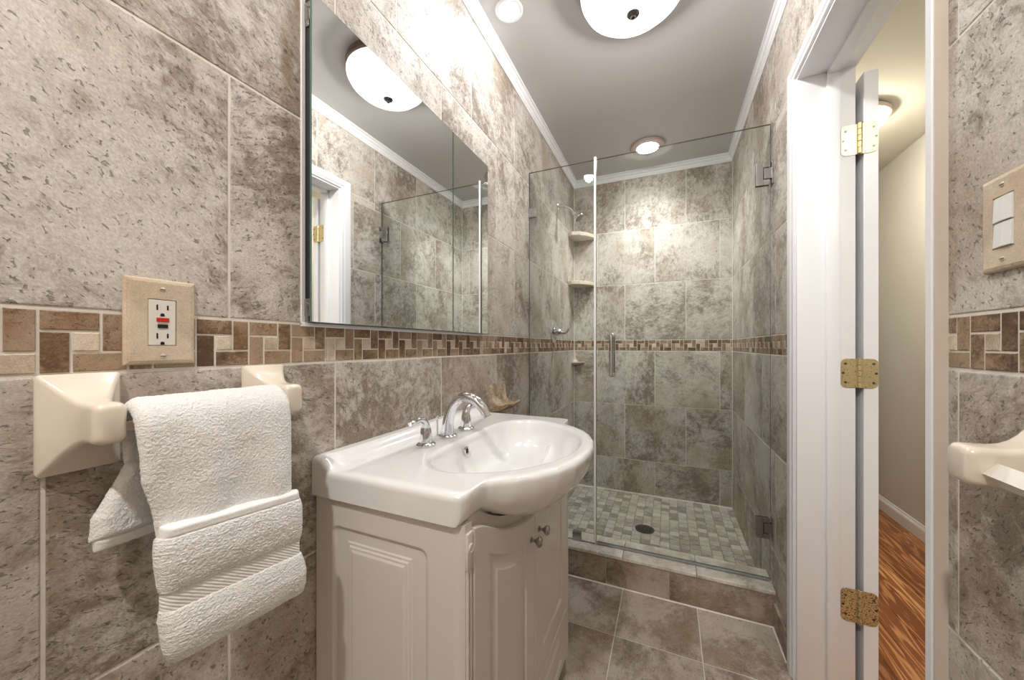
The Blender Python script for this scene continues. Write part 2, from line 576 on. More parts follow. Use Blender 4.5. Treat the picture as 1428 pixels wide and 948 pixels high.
def tiled_wall(mb, axis, pos, u0, u1, pa, pb, mphase, holes=(), flip=False, tw=0.4145):
    for z0, z1, odd in ROWS:
        ph = pb if odd else pa
        k = int(math.floor((u0 - ph) / tw))
        while ph + k * tw < u1:
            r = (max(u0, ph + k * tw), max(z0, -0.0), min(u1, ph + (k + 1) * tw), z1)
            for q in sub_rect(r, holes):
                add_tile(mb, axis, pos, q, 1)
            k += 1
    mosaic(mb, axis, pos, u0, u1, mphase, holes, flip)

DH = (0.80, -1.0, 1.505, 2.045)     # door hole in the right wall (y0, z0, y1, z1)
WM = [M['grout'], M['tile'], M['mosaic'], M['mosaic_cream'], M['hall_wall']]

mb = MB()
mb.box(XL - 0.10, YF - 0.1, -0.1, XL - 0.0013, YB + 0.1, ZC + 0.1)
tiled_wall(mb, 'x+', XL, YF, YB, 0.1733, 0.3736, 0.0125)
mb.build('wall_left', WM, label='left wall of big stone-look tiles with a brown mosaic band', cat='wall', kind='structure')

mb = MB()
mb.box(XL - 0.1, YB + 0.0013, -0.1, XR + 0.1, YB + 0.10, ZC + 0.1)
tiled_wall(mb, 'y-', YB, XL, XR, -0.0885, -0.298, 0.0235)
for x in (XL, XR):
    s_ = 1 if x < 0 else -1
    mb.prism([(x - s_ * 0.002, YB + 0.002), (x + s_ * 0.0045, YB + 0.002), (x - s_ * 0.002, YB - 0.0045)], 'z', 0.0, ZC)
mb.prism([(YB + 0.002, 0.036), (YB - 0.006, 0.036), (YB + 0.002, 0.0455)], 'x', XL, XR)
mb.build('wall_back', WM, label='back wall of the shower in big stone-look tiles with a mosaic band', cat='wall', kind='structure')

mb = MB()
XR2 = 0.547
mb.box(XR + 0.0013, YF - 0.1, -0.1, XR2, DH[0], ZC + 0.1)
mb.box(XR + 0.0013, DH[2], -0.1, XR2, YB + 0.1, ZC + 0.1)
mb.box(XR + 0.0013, DH[0], DH[3], XR2, DH[2], ZC + 0.1)
mb.box(XR2 - 0.004, YF - 0.1, -0.1, XR2 + 0.004, DH[0] - 0.02, ZC + 0.1, mi=4)
mb.box(XR2 - 0.004, DH[2] + 0.02, -0.1, XR2 + 0.004, 4.4, ZC + 0.1, mi=4)
mb.box(XR2 - 0.004, DH[0] - 0.02, DH[3] + 0.02, XR2 + 0.004, DH[2] + 0.02, ZC + 0.1, mi=4)
tiled_wall(mb, 'x-', XR, YF, YB, 0.7660, 0.9390, 0.7429, [DH], flip=True)
mb.build('wall_right', WM, label='right wall of big stone-look tiles with the door opening in it', cat='wall', kind='structure')

mb = MB()
mb.box(XL - 0.1, YF - 0.1, -0.1, XR + 0.1, YF - 0.0013, ZC + 0.1)
tiled_wall(mb, 'y+', YF, XL, XR, -0.0885, -0.298, 0.0235)
mb.build('wall_front', WM, label='tiled wall behind the viewer', cat='wall', kind='structure')

mb = MB()
mb.box(XL - 0.1, YF - 0.1, ZC, XR + 0.12, YB + 0.1, ZC + 0.08)
mb.build('ceiling', M['ceiling'], label='smooth pale grey painted ceiling', cat='ceiling', kind='structure')

# bathroom floor
mb = MB()
mb.box(XL - 0.05, YF - 0.05, -0.06, XR + 0.004, YB, -0.0018)
xs = [-1 + 0.1155 + 0.309 * k - 0.236 for k in range(7)]
xs = [0.1155 + 0.309 * k for k in range(-4, 3)]
ys = [1.46 + 0.305 * k for k in range(-9, 3)]
for i in range(len(xs) - 1):
    for j in range(len(ys) - 1):
        r = (max(xs[i], XL), max(ys[j], YF), min(xs[i + 1], XR - 0.001), min(ys[j + 1], YC + 0.02))
        if r[2] - r[0] > 0.01 and r[3] - r[1] > 0.01:
            add_tile(mb, 'z', 0.0, r, 1, g=0.0016)
mb.prism([(YC + 0.002, -0.001), (YC - 0.0055, -0.001), (YC + 0.002, 0.0055)], 'x', XL, XR - 0.009)
mb.prism([(XR - 0.008, -0.001), (XR - 0.0155, -0.001), (XR - 0.008, 0.0055)], 'y', DH[2] + 0.07, YC)
mb.build('floor', [M['grout'], M['floor_tile']], label='bathroom floor of square taupe stone-look tiles', cat='floor', kind='structure')

# shower floor of little stones, laid in staggered columns
mb = MB()
SZ = 0.038
mb.box(XL, YC + 0.13, -0.02, XR, YB, SZ - 0.002)
p = 0.0512
nx = int((XR - XL) / p) + 2
for i in range(nx):
    off = RNG.choice([0, 0.017, 0.0256, 0.034])
    for j in range(22):
        r = (max(XL, XL - 0.02 + i * p), max(YC + 0.14, YC + 0.10 + off + j * p), min(XR, XL - 0.02 + (i + 1) * p), min(YB, YC + 0.10 + off + (j + 1) * p))
        if r[2] - r[0] > 0.012 and r[3] - r[1] > 0.012:
            add_tile(mb, 'z', SZ, r, 1, g=0.0013, e=0.0016, dep=0.003, top=0.0006 * RNG.random())
mb.build('floor_shower', [M['grout_floor'], M['pebble']], label='shower floor of small square travertine mosaic stones', cat='floor', kind='structure')

# crown moulding round the ceiling (left, back, right, front)
CP = [(0, 2.388), (0.006, 2.388), (0.0085, 2.393), (0.006, 2.398), (0.010, 2.400), (0.0145, 2.411), (0.0125, 2.414), (0.018, 2.416), (0.0245, 2.428), (0.0225, 2.4305), (0.030, 2.432), (0.031, 2.4405), (0, 2.4405)]
mb = MB()
rings = []
for cx, cy, sx, sy in ((XL, YF, 1, 1), (XL, YB, 1, -1), (XR, YB, -1, -1), (XR, YF, -1, 1), (XL, YF, 1, 1)):
    rings.append([(cx + sx * d, cy + sy * d, z) for d, z in CP])
mb.loft(rings, (False, False))
mb.build('trim_1', M['trim'], smooth=True, angle=0.5, label='white stepped crown moulding round the ceiling', cat='trim', kind='structure')

# low base tile by the shower curb and along the right wall
mb = MB()
mb.box(XR - 0.010, DH[2] + 0.072, 0, XR + 0.001, YC + 0.001, 0.098, 0.002, seed=0.3)
mb.box(XR - 0.010, YF, 0, XR + 0.001, DH[0] - 0.03, 0.098, 0.002, seed=0.6)
mb.build('baseboard_right', M['curb_tile'], label='brown base tile along the foot of the right wall', cat='baseboard', kind='structure')
mb = MB()
mb.box(XL - 0.001, YF, 0, XL + 0.010, YC, 0.098, 0.002, seed=0.4)
mb.build('baseboard_left', M['curb_tile'], label='brown base tile along the foot of the left wall', cat='baseboard', kind='structure')

# ------------------------------------------------------------------ hallway beyond the door
mb = MB()
HX = 1.37
mb.box(XR2 - 0.15, -1.2, -0.06, HX + 0.05, 4.5, -0.002)
bw = 0.083
for i in range(12):
    y = -1.2 - RNG.random() * 0.9
    x0 = XR2 - 0.16 + i * bw
    while y < 4.45:
        ln = 0.5 + RNG.random() * 0.9
        add_tile(mb, 'z', 0.0, (x0, max(y, -1.2), min(x0 + bw, HX), min(y + ln, 4.45)), 1, g=0.0006, e=0.0008, dep=0.0015)
        y += ln
mb.build('floor_hall', [M['wood_gap'], M['wood']], label='glossy red oak strip floor of the hallway', cat='floor', kind='structure')
mb = MB()
mb.box(HX, -1.3, -0.05, HX + 0.08, 4.55, 2.45)
mb.build('wall_hall', M['hall_wall'], label='plain pale wall on the far side of the hallway', cat='wall', kind='structure')
mb = MB()
mb.box(XR2 - 0.01, 4.4, -0.05, HX + 0.08, 4.5, 2.45)
mb.build('wall_hall_end', M['hall_wall'], label='plain end wall of the hallway', cat='wall', kind='structure')
mb = MB()
mb.box(XR2 - 0.01, -1.3, -0.05, HX + 0.08, -1.2, 2.45)
mb.build('wall_hall_start', M['hall_wall'], label='plain near end wall of the hallway', cat='wall', kind='structure')
mb = MB()
mb.box(XR2 - 0.001, -1.3, 2.37, HX + 0.08, 4.5, 2.45)
mb.build('ceiling_hall', M['hall_ceiling'], label='cream painted ceiling of the hallway', cat='ceiling', kind='structure')
mb = MB()
prof = [(HX + 0.001, 0), (HX - 0.013, 0), (HX - 0.013, 0.062), (HX - 0.011, 0.07), (HX - 0.006, 0.078), (HX - 0.004, 0.088), (HX + 0.001, 0.09)]
mb.loft([[(a, -1.2, z) for a, z in prof], [(a, 4.4, z) for a, z in prof]])
mb.build('baseboard_hall', M['trim'], label='white baseboard along the hallway wall', cat='baseboard', kind='structure')

# ------------------------------------------------------------------ door casing, jamb, door
mb = MB()
JY, JN = 1.490, 0.822     # jamb faces (far, near)
ZH = 2.03
# casing profile (distance from inner edge, thickness)
def casing_far():
    return [(0.0, 0.0), (0.0, 0.009), (0.004, 0.013), (0.016, 0.014), (0.022, 0.0175), (0.052, 0.0175), (0.058, 0.013), (0.066, 0.011), (0.070, 0.0)]
cp = casing_far()
# far leg: from the floor to the mitred head
rings = [[(XR + 0.002 - t, 1.502 + d, -0.0) for d, t in cp], [(XR + 0.002 - t, 1.502 + d, ZH + 0.008 + d * 0.8) for d, t in cp],
         [(XR + 0.002 - t, JN - 0.004 - d * 0.45, ZH + 0.008 + d * 0.8) for d, t in cp], [(XR + 0.002 - t, JN - 0.004 - d * 0.45, -0.0) for d, t in cp]]
mb.loft(rings)
# jamb boards and head
mb.box(XR - 0.004, JY, 0, XR2 + 0.002, JY + 0.018, ZH + 0.018, 0.0015)
mb.box(XR - 0.004, JN - 0.018, 0, XR2 + 0.002, JN, ZH + 0.018, 0.0015)
mb.box(XR - 0.004, JN, ZH, XR2 + 0.002, JY, ZH + 0.018, 0.0015)
# door stop
mb.box(0.474, JY - 0.012, 0, 0.508, JY + 0.002, ZH, 0.002)
mb.box(0.474, JN - 0.002, 0, 0.508, JN + 0.012, ZH, 0.002)
mb.box(0.474, JN, ZH - 0.012, 0.508, JY, ZH + 0.002, 0.002)
# hall side casing
mb.box(XR2 + 0.003, JY + 0.02, 0, XR2 + 0.010, JY + 0.07, ZH + 0.07, 0.002)
mb.box(XR2 + 0.004, JN - 0.07, 0, XR2 + 0.016, JN - 0.006, ZH + 0.07, 0.002)
mb.box(XR2 + 0.004, JN - 0.07, ZH + 0.006, XR2 + 0.010, JY + 0.07, ZH + 0.07, 0.002)
mb.box(XR - 0.0155, 0.7850, 0, XR + 0.002, 0.7885, ZH + 0.07, 0.0, mi=1)  # thin beige strip on the outer side of the near casing
mb.build('trim_2', [M['trim'], M['casing_strip']], smooth=True, angle=0.4, label='white door casing, jambs and door stop round the doorway', cat='door frame', kind='structure')

# the door, swung right back against the hallway wall
DX0, DX1 = 0.569, 0.605
door = thing('door_1', (0.587, JY, 0.0), 'white hallway door swung fully open, seen edge on in the doorway', 'door')
props(door, kind='structure')
mb = MB()
mb.box(DX0, JY, 0.012, DX1, JY + 0.665, 2.005, 0.0015)
mb.build('slab', M['trim'], door)
mb = MB()
for za, zb in ((0.25, 0.95), (1.10, 1.85)):
    for ya, yb in ((0.11, 0.30), (0.365, 0.555)):
        mb.box(DX1 - 0.002, JY + ya, za, DX1 + 0.006, JY + yb, zb, 0.004)
mb.build('raised_panel', M['trim'], door)
mb = MB()
mb.lathe([(0.026, 0), (0.026, 0.006), (0.011, 0.01), (0.011, 0.03), (0.024, 0.038), (0.027, 0.05), (0.020, 0.062), (0.0, 0.064)], (DX1, JY + 0.60, 0.96), 'x', 24)
mb.build('knob', M['brass'], door, smooth=True)

def hinge(zc, mat, hh, label):
    h = MB()
    z0, z1 = zc - hh, zc + hh
    def leaf(xa, xb, tilt):
        # a thin plate with one side's corners rounded
        r = 0.014
        s = 1 if xb > xa else -1
        pl = [(xa, z0)]
        for k in range(7):
            a = -math.pi / 2 + math.pi / 2 * k / 6
            pl.append((xb - s * r + s * r * math.cos(a), z0 + r + r * math.sin(a)))
        for k in range(7):
            a = math.pi / 2 * k / 6
            pl.append((xb - s * r + s * r * math.cos(a), z1 - r + r * math.sin(a)))
        pl.append((xa, z1))
        h.prism(pl, 'y', JY - 0.003, JY + 0.001, 0.0006)
    leaf(0.556, 0.512, 0)
    leaf(0.559, 0.603, 0)
    ho = h.build('hinge', mat, door, label=label)
    k = MB()
    n = 5
    for i in range(n):
        a = z0 + (z1 - z0) * i / n + 0.0006
        b = z0 + (z1 - z0) * (i + 1) / n - 0.0006
        k.lathe([(0.0052, a), (0.0062, a + 0.0006), (0.0062, b - 0.0006), (0.0052, b)], (0.5575, JY - 0.006, 0), 'z', 16)
    k.lathe([(0.0045, z1), (0.0058, z1 + 0.002), (0.003, z1 + 0.004)], (0.5575, JY - 0.006, 0), 'z', 16)
    k.build('knuckle', mat, ho, smooth=True)
    for sx in (0.523, 0.592):
        for dz, dx in ((0.030, 0), (0.0, -0.006 if sx < 0.55 else 0.006), (-0.030, 0)):
            s = MB()
            s.lathe([(0.0040, 0.0004), (0.0040, -0.0004), (0.0022, -0.0006), (0.0, -0.0002)], (sx + dx, JY - 0.003, zc + dz), 'y', 14)
            s.build('screw', M['steel_dark'], ho, smooth=True)
hinge(1.794, M['brass'], 0.048, 'polished brass hinge')
hinge(1.050, M['brass_mid'], 0.046, 'worn brass hinge')
hinge(0.308, M['brass_rust'], 0.052, 'rusty speckled brass hinge')

# ------------------------------------------------------------------ shower curb
curb = thing('shower_curb', (0, YC, 0), 'low tiled shower curb with a pale stone cap under the glass', 'shower curb')
mb = MB()
mb.box(XL, YC + 0.003, 0, XR - 0.0005, YC + 0.15, 0.131)
cs = [XL, -0.2716 - 0.276, -0.2716, 0.0043, 0.2805, XR - 0.001]
cs = [XL, -0.548, -0.2716, 0.0043, XR - 0.001]
for i in range(len(cs) - 1):
    add_tile(mb, 'y-', YC, (cs[i], 0.001, cs[i + 1], 0.130), 1, g=0.0012)
for i in range(len(cs) - 1):
    add_tile(mb, 'y+', YC + 0.152, (cs[i], SZ, cs[i + 1], 0.130), 1, g=0.0012)
mb.build('base', [M['grout'], M['curb_tile']], curb)
mb = MB()
cs = [XL + 0.001, -0.506, -0.1964, 0.1146, XR - 0.001]
for i in range(len(cs) - 1):
    mb.box(cs[i] + 0.0008, YC - 0.002, 0.131, cs[i + 1] - 0.0008, YC + 0.158, 0.147, 0.0025, seed=RNG.random())
mb.build('cap', M['cap_tile'], curb, label='pale stone cap')

# ------------------------------------------------------------------ vanity cabinet
VY0, VY1, VF = 0.5375, 1.2495, -0.345
VC = 0.8935
van = thing('vanity_cabinet', (-0.5, VC, 0), 'cream vanity cabinet with raised panel doors under the white sink', 'vanity')
mb = MB()
mb.box(XL + 0.0005, VY0 + 0.006, 0.055, VF, VY0 + 0.020, 0.8235)
mb.box(XL + 0.0005, VY1 - 0.020, 0.055, VF, VY1 - 0.006, 0.8235)
mb.box(XL + 0.0005, VY0 + 0.020, 0.055, XL + 0.012, VY1 - 0.020, 0.72)
mb.box(XL + 0.0005, VY0 + 0.020, 0.055, VF, VY1 - 0.020, 0.075)
mb.box(VF - 0.014, VY0 + 0.020, 0.075, VF, VY1 - 0.020, 0.70)
mb.build('body', M['cabinet'], van)
mb = MB()
mb.box(XL + 0.0005, VY0 + 0.03, 0, VF - 0.04, VY1 - 0.03, 0.056)
mb.build('plinth', M['cabinet'], van)

def panel_slab(mb, fn, plane, base, depths, insets, axis):
    """nested loops: fn(inset) -> list of (u,v); depth measured outward from base"""
    loops = []
    for d, ins in zip(depths, insets):
        loops.append([(base + d, u, v) if axis == 'x' else (u, base - d, v) for u, v in fn(ins)])
    mb.loft(loops, (True, True))

def rect_fn(u0, u1, v0, v1, r=0.0):
    def fn(i):
        a, b, c, d = u0 + i, u1 - i, v0 + i, v1 - i
        rr = max(0.0005, r - i * 0.4) if r else 0.0005
        pts = []
        for cx, cy, s in ((b - rr, c + rr, -90), (b - rr, d - rr, 0), (a + rr, d - rr, 90), (a + rr, c + rr, 180)):
            for k in range(5):
                t = math.radians(s + 90 * k / 4)
                pts.append((cx + rr * math.cos(t), cy + rr * math.sin(t)))
        return pts
    return fn

# side panel: a flat frame with a routed groove and a raised stepped field
mb = MB()
def frame_side(i): return rect_fn(XL + 0.0015, VF - 0.0005, 0.056, 0.822)(i)
base_y = VY0 + 0.006
loops = [(rect_fn(XL + 0.0015, VF - 0.0005, 0.056, 0.8228), 0.0, 0.0), (rect_fn(XL + 0.0015, VF - 0.0005, 0.056, 0.8228), 0.005, 0.0), (rect_fn(XL + 0.0015, VF - 0.0005, 0.056, 0.8228), 0.006, 0.001)]
g = rect_fn(-0.640, -0.398, 0.125, 0.768, 0.018)
loops += [(g, 0.006, 0.0), (g, 0.0052, 0.002), (g, 0.0025, 0.004), (g, 0.0006, 0.009), (g, 0.0008, 0.018)]
h = rect_fn(-0.600, -0.436, 0.165, 0.740, 0.0)
loops += [(h, 0.0010, 0.0), (h, 0.0030, 0.003), (h, 0.0030, 0.007), (h, 0.0052, 0.010), (h, 0.0052, 0.014), (h, 0.0072, 0.018), (h, 0.0074, 0.024)]
rings = [[(u, base_y - d, v) for u, v in fn(i)] for fn, d, i in loops]
mb.loft(rings)
mb.build('side_panel', M['cabinet'], van)
# far side, plain
mb = MB()
mb.box(XL + 0.002, VY1 - 0.0065, 0.056, VF - 0.0005, VY1, 0.8228, 0.001)
mb.build('side_panel', M['cabinet'], van)

# corner pilasters with rosette and flutes
for sy, ya, yb in ((1, VY0, 0.5660), (-1, VY1 - 0.0285, VY1)):
    mb = MB()
    c = 0.009
    ys_ = [ya, yb] if sy == 1 else [yb, ya]
    poly = [(VF - 0.02, ys_[0] + sy * 0.0005), (VF, ys_[0]), (VF + 0.004, ys_[0] + sy * 0.0005), (VF + 0.014, ys_[0] + sy * 0.004), (VF + 0.020, ys_[0] + sy * 0.008), (VF + 0.021, ys_[1]), (VF - 0.02, ys_[1])]
    mb.prism(poly, 'z', 0.0, 0.8225, 0.0)
    pil = mb.build('pilaster', M['cabinet'], van)
    yc = (ys_[0] + sy * 0.008 + ys_[1]) / 2
    mb = MB()
    mb.box(VF + 0.019, yc - 0.0095, 0.742, VF + 0.0245, yc + 0.0095, 0.806, 0.0012)
    mb.lathe([(0.0085, 0.0), (0.0085, 0.002), (0.0065, 0.003), (0.005, 0.0015), (0.003, 0.0015), (0.0, 0.003)], (VF + 0.0242, yc, 0.779), 'x', 24)
    mb.build('rosette', M['cabinet'], pil, smooth=True)
    mb = MB()
    for dy in (-0.005, 0.0045):
        mb.tube([(VF + 0.020, yc + dy, 0.10), (VF + 0.0212, yc + dy, 0.11), (VF + 0.0212, yc + dy, 0.70), (VF + 0.020, yc + dy, 0.712)], [0.001, 0.0032, 0.0032, 0.001], 8, sub=3)
    mb.build('flute', M['cabinet'], pil, smooth=True)

# doors with the swooping top edge
def door_top(y):
    t = abs(y - VC)
    xs_ = [0.0, 0.06, 0.162, 0.2175, 0.2875, 0.32, 0.33]
    zs_ = [0.694, 0.700, 0.730, 0.757, 0.798, 0.809, 0.811]
    # smooth the table with a cosine ease between knots
    return float(np.interp(t, np.linspace(0, 0.33, 40), np.convolve(np.pad(np.interp(np.linspace(0, 0.33, 40), xs_, zs_), 3, mode='edge'), np.ones(7) / 7, 'valid')))
def door_fn(y0, y1, z0, extra=0.0):
    def fn(i):
        a, b = y0 + i, y1 - i
        pts = [(a + (b - a) * k / 8, z0 + i) for k in range(9)]
        pts += [(b, z0 + i + (door_top(b) - extra - i - z0 - i) * k / 8) for k in range(1, 8)]
        top = [(b + (a - b) * k / 24, door_top(b + (a - b) * k / 24) - extra - i) for k in range(25)]
        pts += top
        pts += [(a, door_top(a) - extra - i + (z0 + i - door_top(a) + extra + i) * k / 8) for k in range(1, 8)]
        return pts
    return fn
DF = -0.3205
for sgn in (-1, 1):
    if sgn < 0: ya, yb = 0.5685, VC - 0.0012
    else: ya, yb = VC + 0.0012, 1.2185
    mb = MB()
    f0 = door_fn(ya, yb, 0.238)
    loops = [(f0, 0.0, 0.0), (f0, 0.015, 0.0), (f0, 0.0185, 0.003)]
    hole = door_fn(ya + 0.062, yb - 0.062, 0.30, 0.052)
    loops += [(hole, 0.0185, 0.0), (hole, 0.017, 0.002), (hole, 0.0125, 0.005), (hole, 0.0120, 0.010)]
    loops += [(hole, 0.0125, 0.016), (hole, 0.0165, 0.024), (hole, 0.0172, 0.030), (hole, 0.0190, 0.034), (hole, 0.0192, 0.040)]
    rings = [[(DF - 0.0185 + d, u, v) for u, v in fn(i)] for fn, d, i in loops]
    mb.loft(rings)
    d = mb.build('door', M['cabinet'], van)
    ky = VC + sgn * 0.031
    mb = MB()
    mb.lathe([(0.0075, 0.0), (0.0075, 0.002), (0.0042, 0.004), (0.0040, 0.011), (0.0095, 0.017), (0.0130, 0.021), (0.0135, 0.024), (0.0105, 0.0275), (0.0088, 0.0285), (0.0065, 0.0275), (0.0, 0.0295)], (DF, ky, 0.642), 'x', 28)
    mb.build('knob', M['nickel'], d, smooth=True, label='round nickel knob')
# drawer front below the doors
mb = MB()
f0 = rect_fn(0.5685, 1.2185, 0.07, 0.234)
hole = rect_fn(0.63, 1.157, 0.10, 0.204)
loops = [(f0, 0.0, 0.0), (f0, 0.015, 0.0), (f0, 0.0185, 0.003), (hole, 0.0185, 0.0), (hole, 0.0125, 0.005), (hole, 0.012, 0.010), (hole, 0.0165, 0.02), (hole, 0.019, 0.026)]
mb.loft([[(DF - 0.0185 + d, u, v) for u, v in fn(i)] for fn, d, i in loops])
mb.build('drawer', M['cabinet'], van)
# filler panel that fills the swoop under the bowl
mb = MB()
yy = [0.57 + 0.647 * k / 40 for k in range(41)]
mb.prism([(0.57, 0.62)] + [(1.217, 0.62)] + [(y, min(0.8180, max(0.7435, door_top(y) + 0.025))) for y in yy[::-1]], 'x', VF + 0.001, VF + 0.0050)
mb.build('filler_panel', M['cabinet'], van)

# ------------------------------------------------------------------ washbasin
def catmull_closed(pts, sub=10):
    n = len(pts)
    out = []
    for i in range(n):
        p0, p1, p2, p3 = [np.array(pts[(i + k) % n]) for k in (-1, 0, 1, 2)]
        for k in range(sub):
            t = k / sub
            out.append(0.5 * (2 * p1 + (p2 - p0) * t + (2 * p0 - 5 * p1 + 4 * p2 - p3) * t * t + (3 * p1 - p0 - 3 * p2 + p3) * t ** 3))
    return np.array(out)
BC = np.array([-0.37, VC])
half = [(-0.327, 0.006), (-0.3215, 0.012), (-0.3195, 0.022), (-0.319, 0.045), (-0.3185, 0.065), (-0.314, 0.080), (-0.298, 0.098), (-0.268, 0.120), (-0.236, 0.155), (-0.208, 0.200), (-0.187, 0.258), (-0.1765, 0.315), (-0.1735, 0.3665)]
W0 = 0.527
left = [(x, W0 + d) for x, d in half]
right = [(x, 2 * VC - (W0 + d)) for x, d in half[:-1]][::-1]
# straight sides back to the wall
outl = [(XL + 0.001, W0 + 0.001)] + [(XL + 0.001 + (-0.342 - XL) * k / 10, W0) for k in range(1, 11)] + left + right + [(-0.342 + (XL + 0.001 + 0.342) * k / 10, 2 * VC - W0) for k in range(0, 10)] + [(XL + 0.001, 2 * VC - W0 - 0.001)]
wall_pts = [(XL + 0.001, 2 * VC - W0 - 0.001 + (2 * W0 - 2 * VC + 0.002) * k / 24) for k in range(1, 24)]
outl = outl + wall_pts
def dens(pl, m=6):
    out = []
    for i in range(len(pl)):
        a, b = np.array(pl[i]), np.array(pl[(i + 1) % len(pl)])
        for k in range(m): out.append(a + (b - a) * k / m)
    return np.array(out)
front_start = 11
OUT = dens(outl)
basin_half = [(-0.519, 0.893), (-0.519, 0.80), (-0.516, 0.735), (-0.500, 0.678), (-0.462, 0.640), (-0.415, 0.628), (-0.360, 0.645), (-0.300, 0.685), (-0.248, 0.755), (-0.219, 0.830), (-0.211, 0.8935)]
bas = basin_half + [(x, 2 * VC - y + 0.012) for x, y in basin_half[1:-1]][::-1]
BAS = catmull_closed(bas)
NA = 420
# angles: spread evenly, plus the exact corner directions
def radial(poly, ang):
    th = np.arctan2(poly[:, 1] - BC[1], poly[:, 0] - BC[0])
    rr = np.hypot(poly[:, 0] - BC[0], poly[:, 1] - BC[1])
    o = np.argsort(th)
    th, rr = th[o], rr[o]
    th = np.concatenate([th - 2 * np.pi, th, th + 2 * np.pi])
    rr = np.tile(rr, 3)
    px = rr * np.cos(th); py = rr * np.sin(th)
    return np.stack([np.interp(ang, th, px), np.interp(ang, th, py)], 1) + BC
ANG = np.sort(np.concatenate([np.linspace(-np.pi, np.pi, NA, endpoint=False)] + [[math.atan2(y - BC[1], x - BC[0])] for x, y in ((XL + 0.001, W0 + 0.001), (XL + 0.001, 2 * VC - W0 - 0.001), (-0.327, W0 + 0.006), (-0.327, 2 * VC - W0 - 0.006))]))
O = radial(OUT, ANG)
B = radial(BAS, ANG)
def ss(a, b, x): 
    t = np.clip((x - a) / (b - a), 0, 1)
    return t * t * (3 - 2 * t)
ZT = 0.8805
def ledge(x): return 0.024 * (1 - ss(-0.662, -0.636, x))
def inward(P, d):
    v = BC - P
    ln = np.linalg.norm(v, axis=1, keepdims=True)
    # keep offset roughly perpendicular for the straight sides
    Q = P.copy()
    Q[:, 0] = np.where(P[:, 0] < XL + 0.01, P[:, 0], P[:, 0] + v[:, 0] / ln[:, 0] * d)
    Q[:, 1] = P[:, 1] + v[:, 1] / ln[:, 0] * d
    return Q
front = np.clip((O[:, 0] + 0.320) / 0.12, 0, 1)          # 0 on the sides, 1 on the belly
frontw = front * front * (3 - 2 * front)
I_ = O.copy()
I_[:, 0] = np.minimum(I_[:, 0], -0.334)
I_[:, 1] = VC + (I_[:, 1] - VC) * (1 - 0.12 * frontw)
isf = np.clip((O[:, 0] + 0.326) / 0.004, 0, 1)
zb = 0.8245 + isf * (np.array([min(0.8245, max(0.748, door_top(p[1]) + 0.030)) for p in I_]) - 0.8245)
rings = []
for ks, kf, zz in ((0.62, 0.62, 0.742), (0.40, 0.50, 0.760), (0.13, 0.37, 0.8245)):
    kk = (ks + (kf - ks) * np.clip((O[:, 0] + 0.3415) / 0.003, 0, 1))[:, None]
    q = I_ + (BC - I_) * kk
    rings.append([(a, b, min(zz, z0)) for (a, b), z0 in zip(q, zb)])
for s in np.linspace(1, 0, 16):
    t = 1 - math.sqrt(max(0, 1 - s * s))
    P = O + (I_ - O) * t
    z = (0.868 + ledge(P[:, 0]) * (1 if s < 0.01 else 1 - s)) + (zb - 0.868) * s
    rings.append([(a, b, c) for (a, b), c in zip(P, z)])
for d, dz in ((0.0010, 0.0045), (0.004, 0.0085), (0.009, 0.0111), (0.016, 0.0123), (0.022, 0.0125)):
    P = inward(O, d)
    z = 0.868 + dz + ledge(P[:, 0])
    rings.append([(a, b, c) for (a, b), c in zip(P, z)])
P0 = inward(O, 0.022)
P1 = BC + (B - BC) * 1.05
for t in np.linspace(0, 1, 26)[1:]:
    P = P0 + (P1 - P0) * t
    z = ZT + ledge(P[:, 0])
    rings.append([(a, b, c) for (a, b), c in zip(P, z)])
for k, z in ((1.03, 0.8800), (1.01, 0.8785), (0.992, 0.8745), (0.975, 0.868), (0.955, 0.857), (0.93, 0.842), (0.89, 0.822), (0.83, 0.801), (0.74, 0.782), (0.62, 0.768), (0.48, 0.758), (0.32, 0.752), (0.16, 0.7495), (0.06, 0.749)):
    P = BC + (B - BC) * k
    P[:, 0] -= 0.03 * (1 - k) * (1 - k)
    rings.append([(a, b, 0.8785 - (0.8785 - z) * 0.82 if z < 0.8785 else z) for a, b in P])
sink = thing('washbasin', (-0.45, VC, 0.825), 'glossy white porcelain sink top with bow-fronted oval bowl', 'sink')
mb = MB()
mb.loft(rings, (True, True))
mb.build('basin', M['porcelain'], sink, smooth=True, angle=0.9)
mb = MB()
mb.lathe([(0.0115, 0.0), (0.0115, 0.003), (0.0095, 0.0045), (0.0072, 0.003), (0.0072, -0.004)], (-0.5035, 0.850, 0.852), 'x', 24, caps=(True, False))
ovo = mb.build('overflow_ring', M['chrome'], sink, smooth=True)
mb = MB()
mb.lathe([(0.0070, 0.0), (0.0070, 0.0012)], (-0.5030, 0.850, 0.852), 'x', 20)
mb.build('hole', M['shadow_gap'], ovo)
mb = MB()
mb.lathe([(0.021, 0), (0.021, 0.003), (0.016, 0.005), (0.015, 0.008), (0.006, 0.010), (0, 0.010)], (-0.39, VC, 0.7727), 'z', 28)
mb.build('drain_plug', M['chrome'], sink, smooth=True)

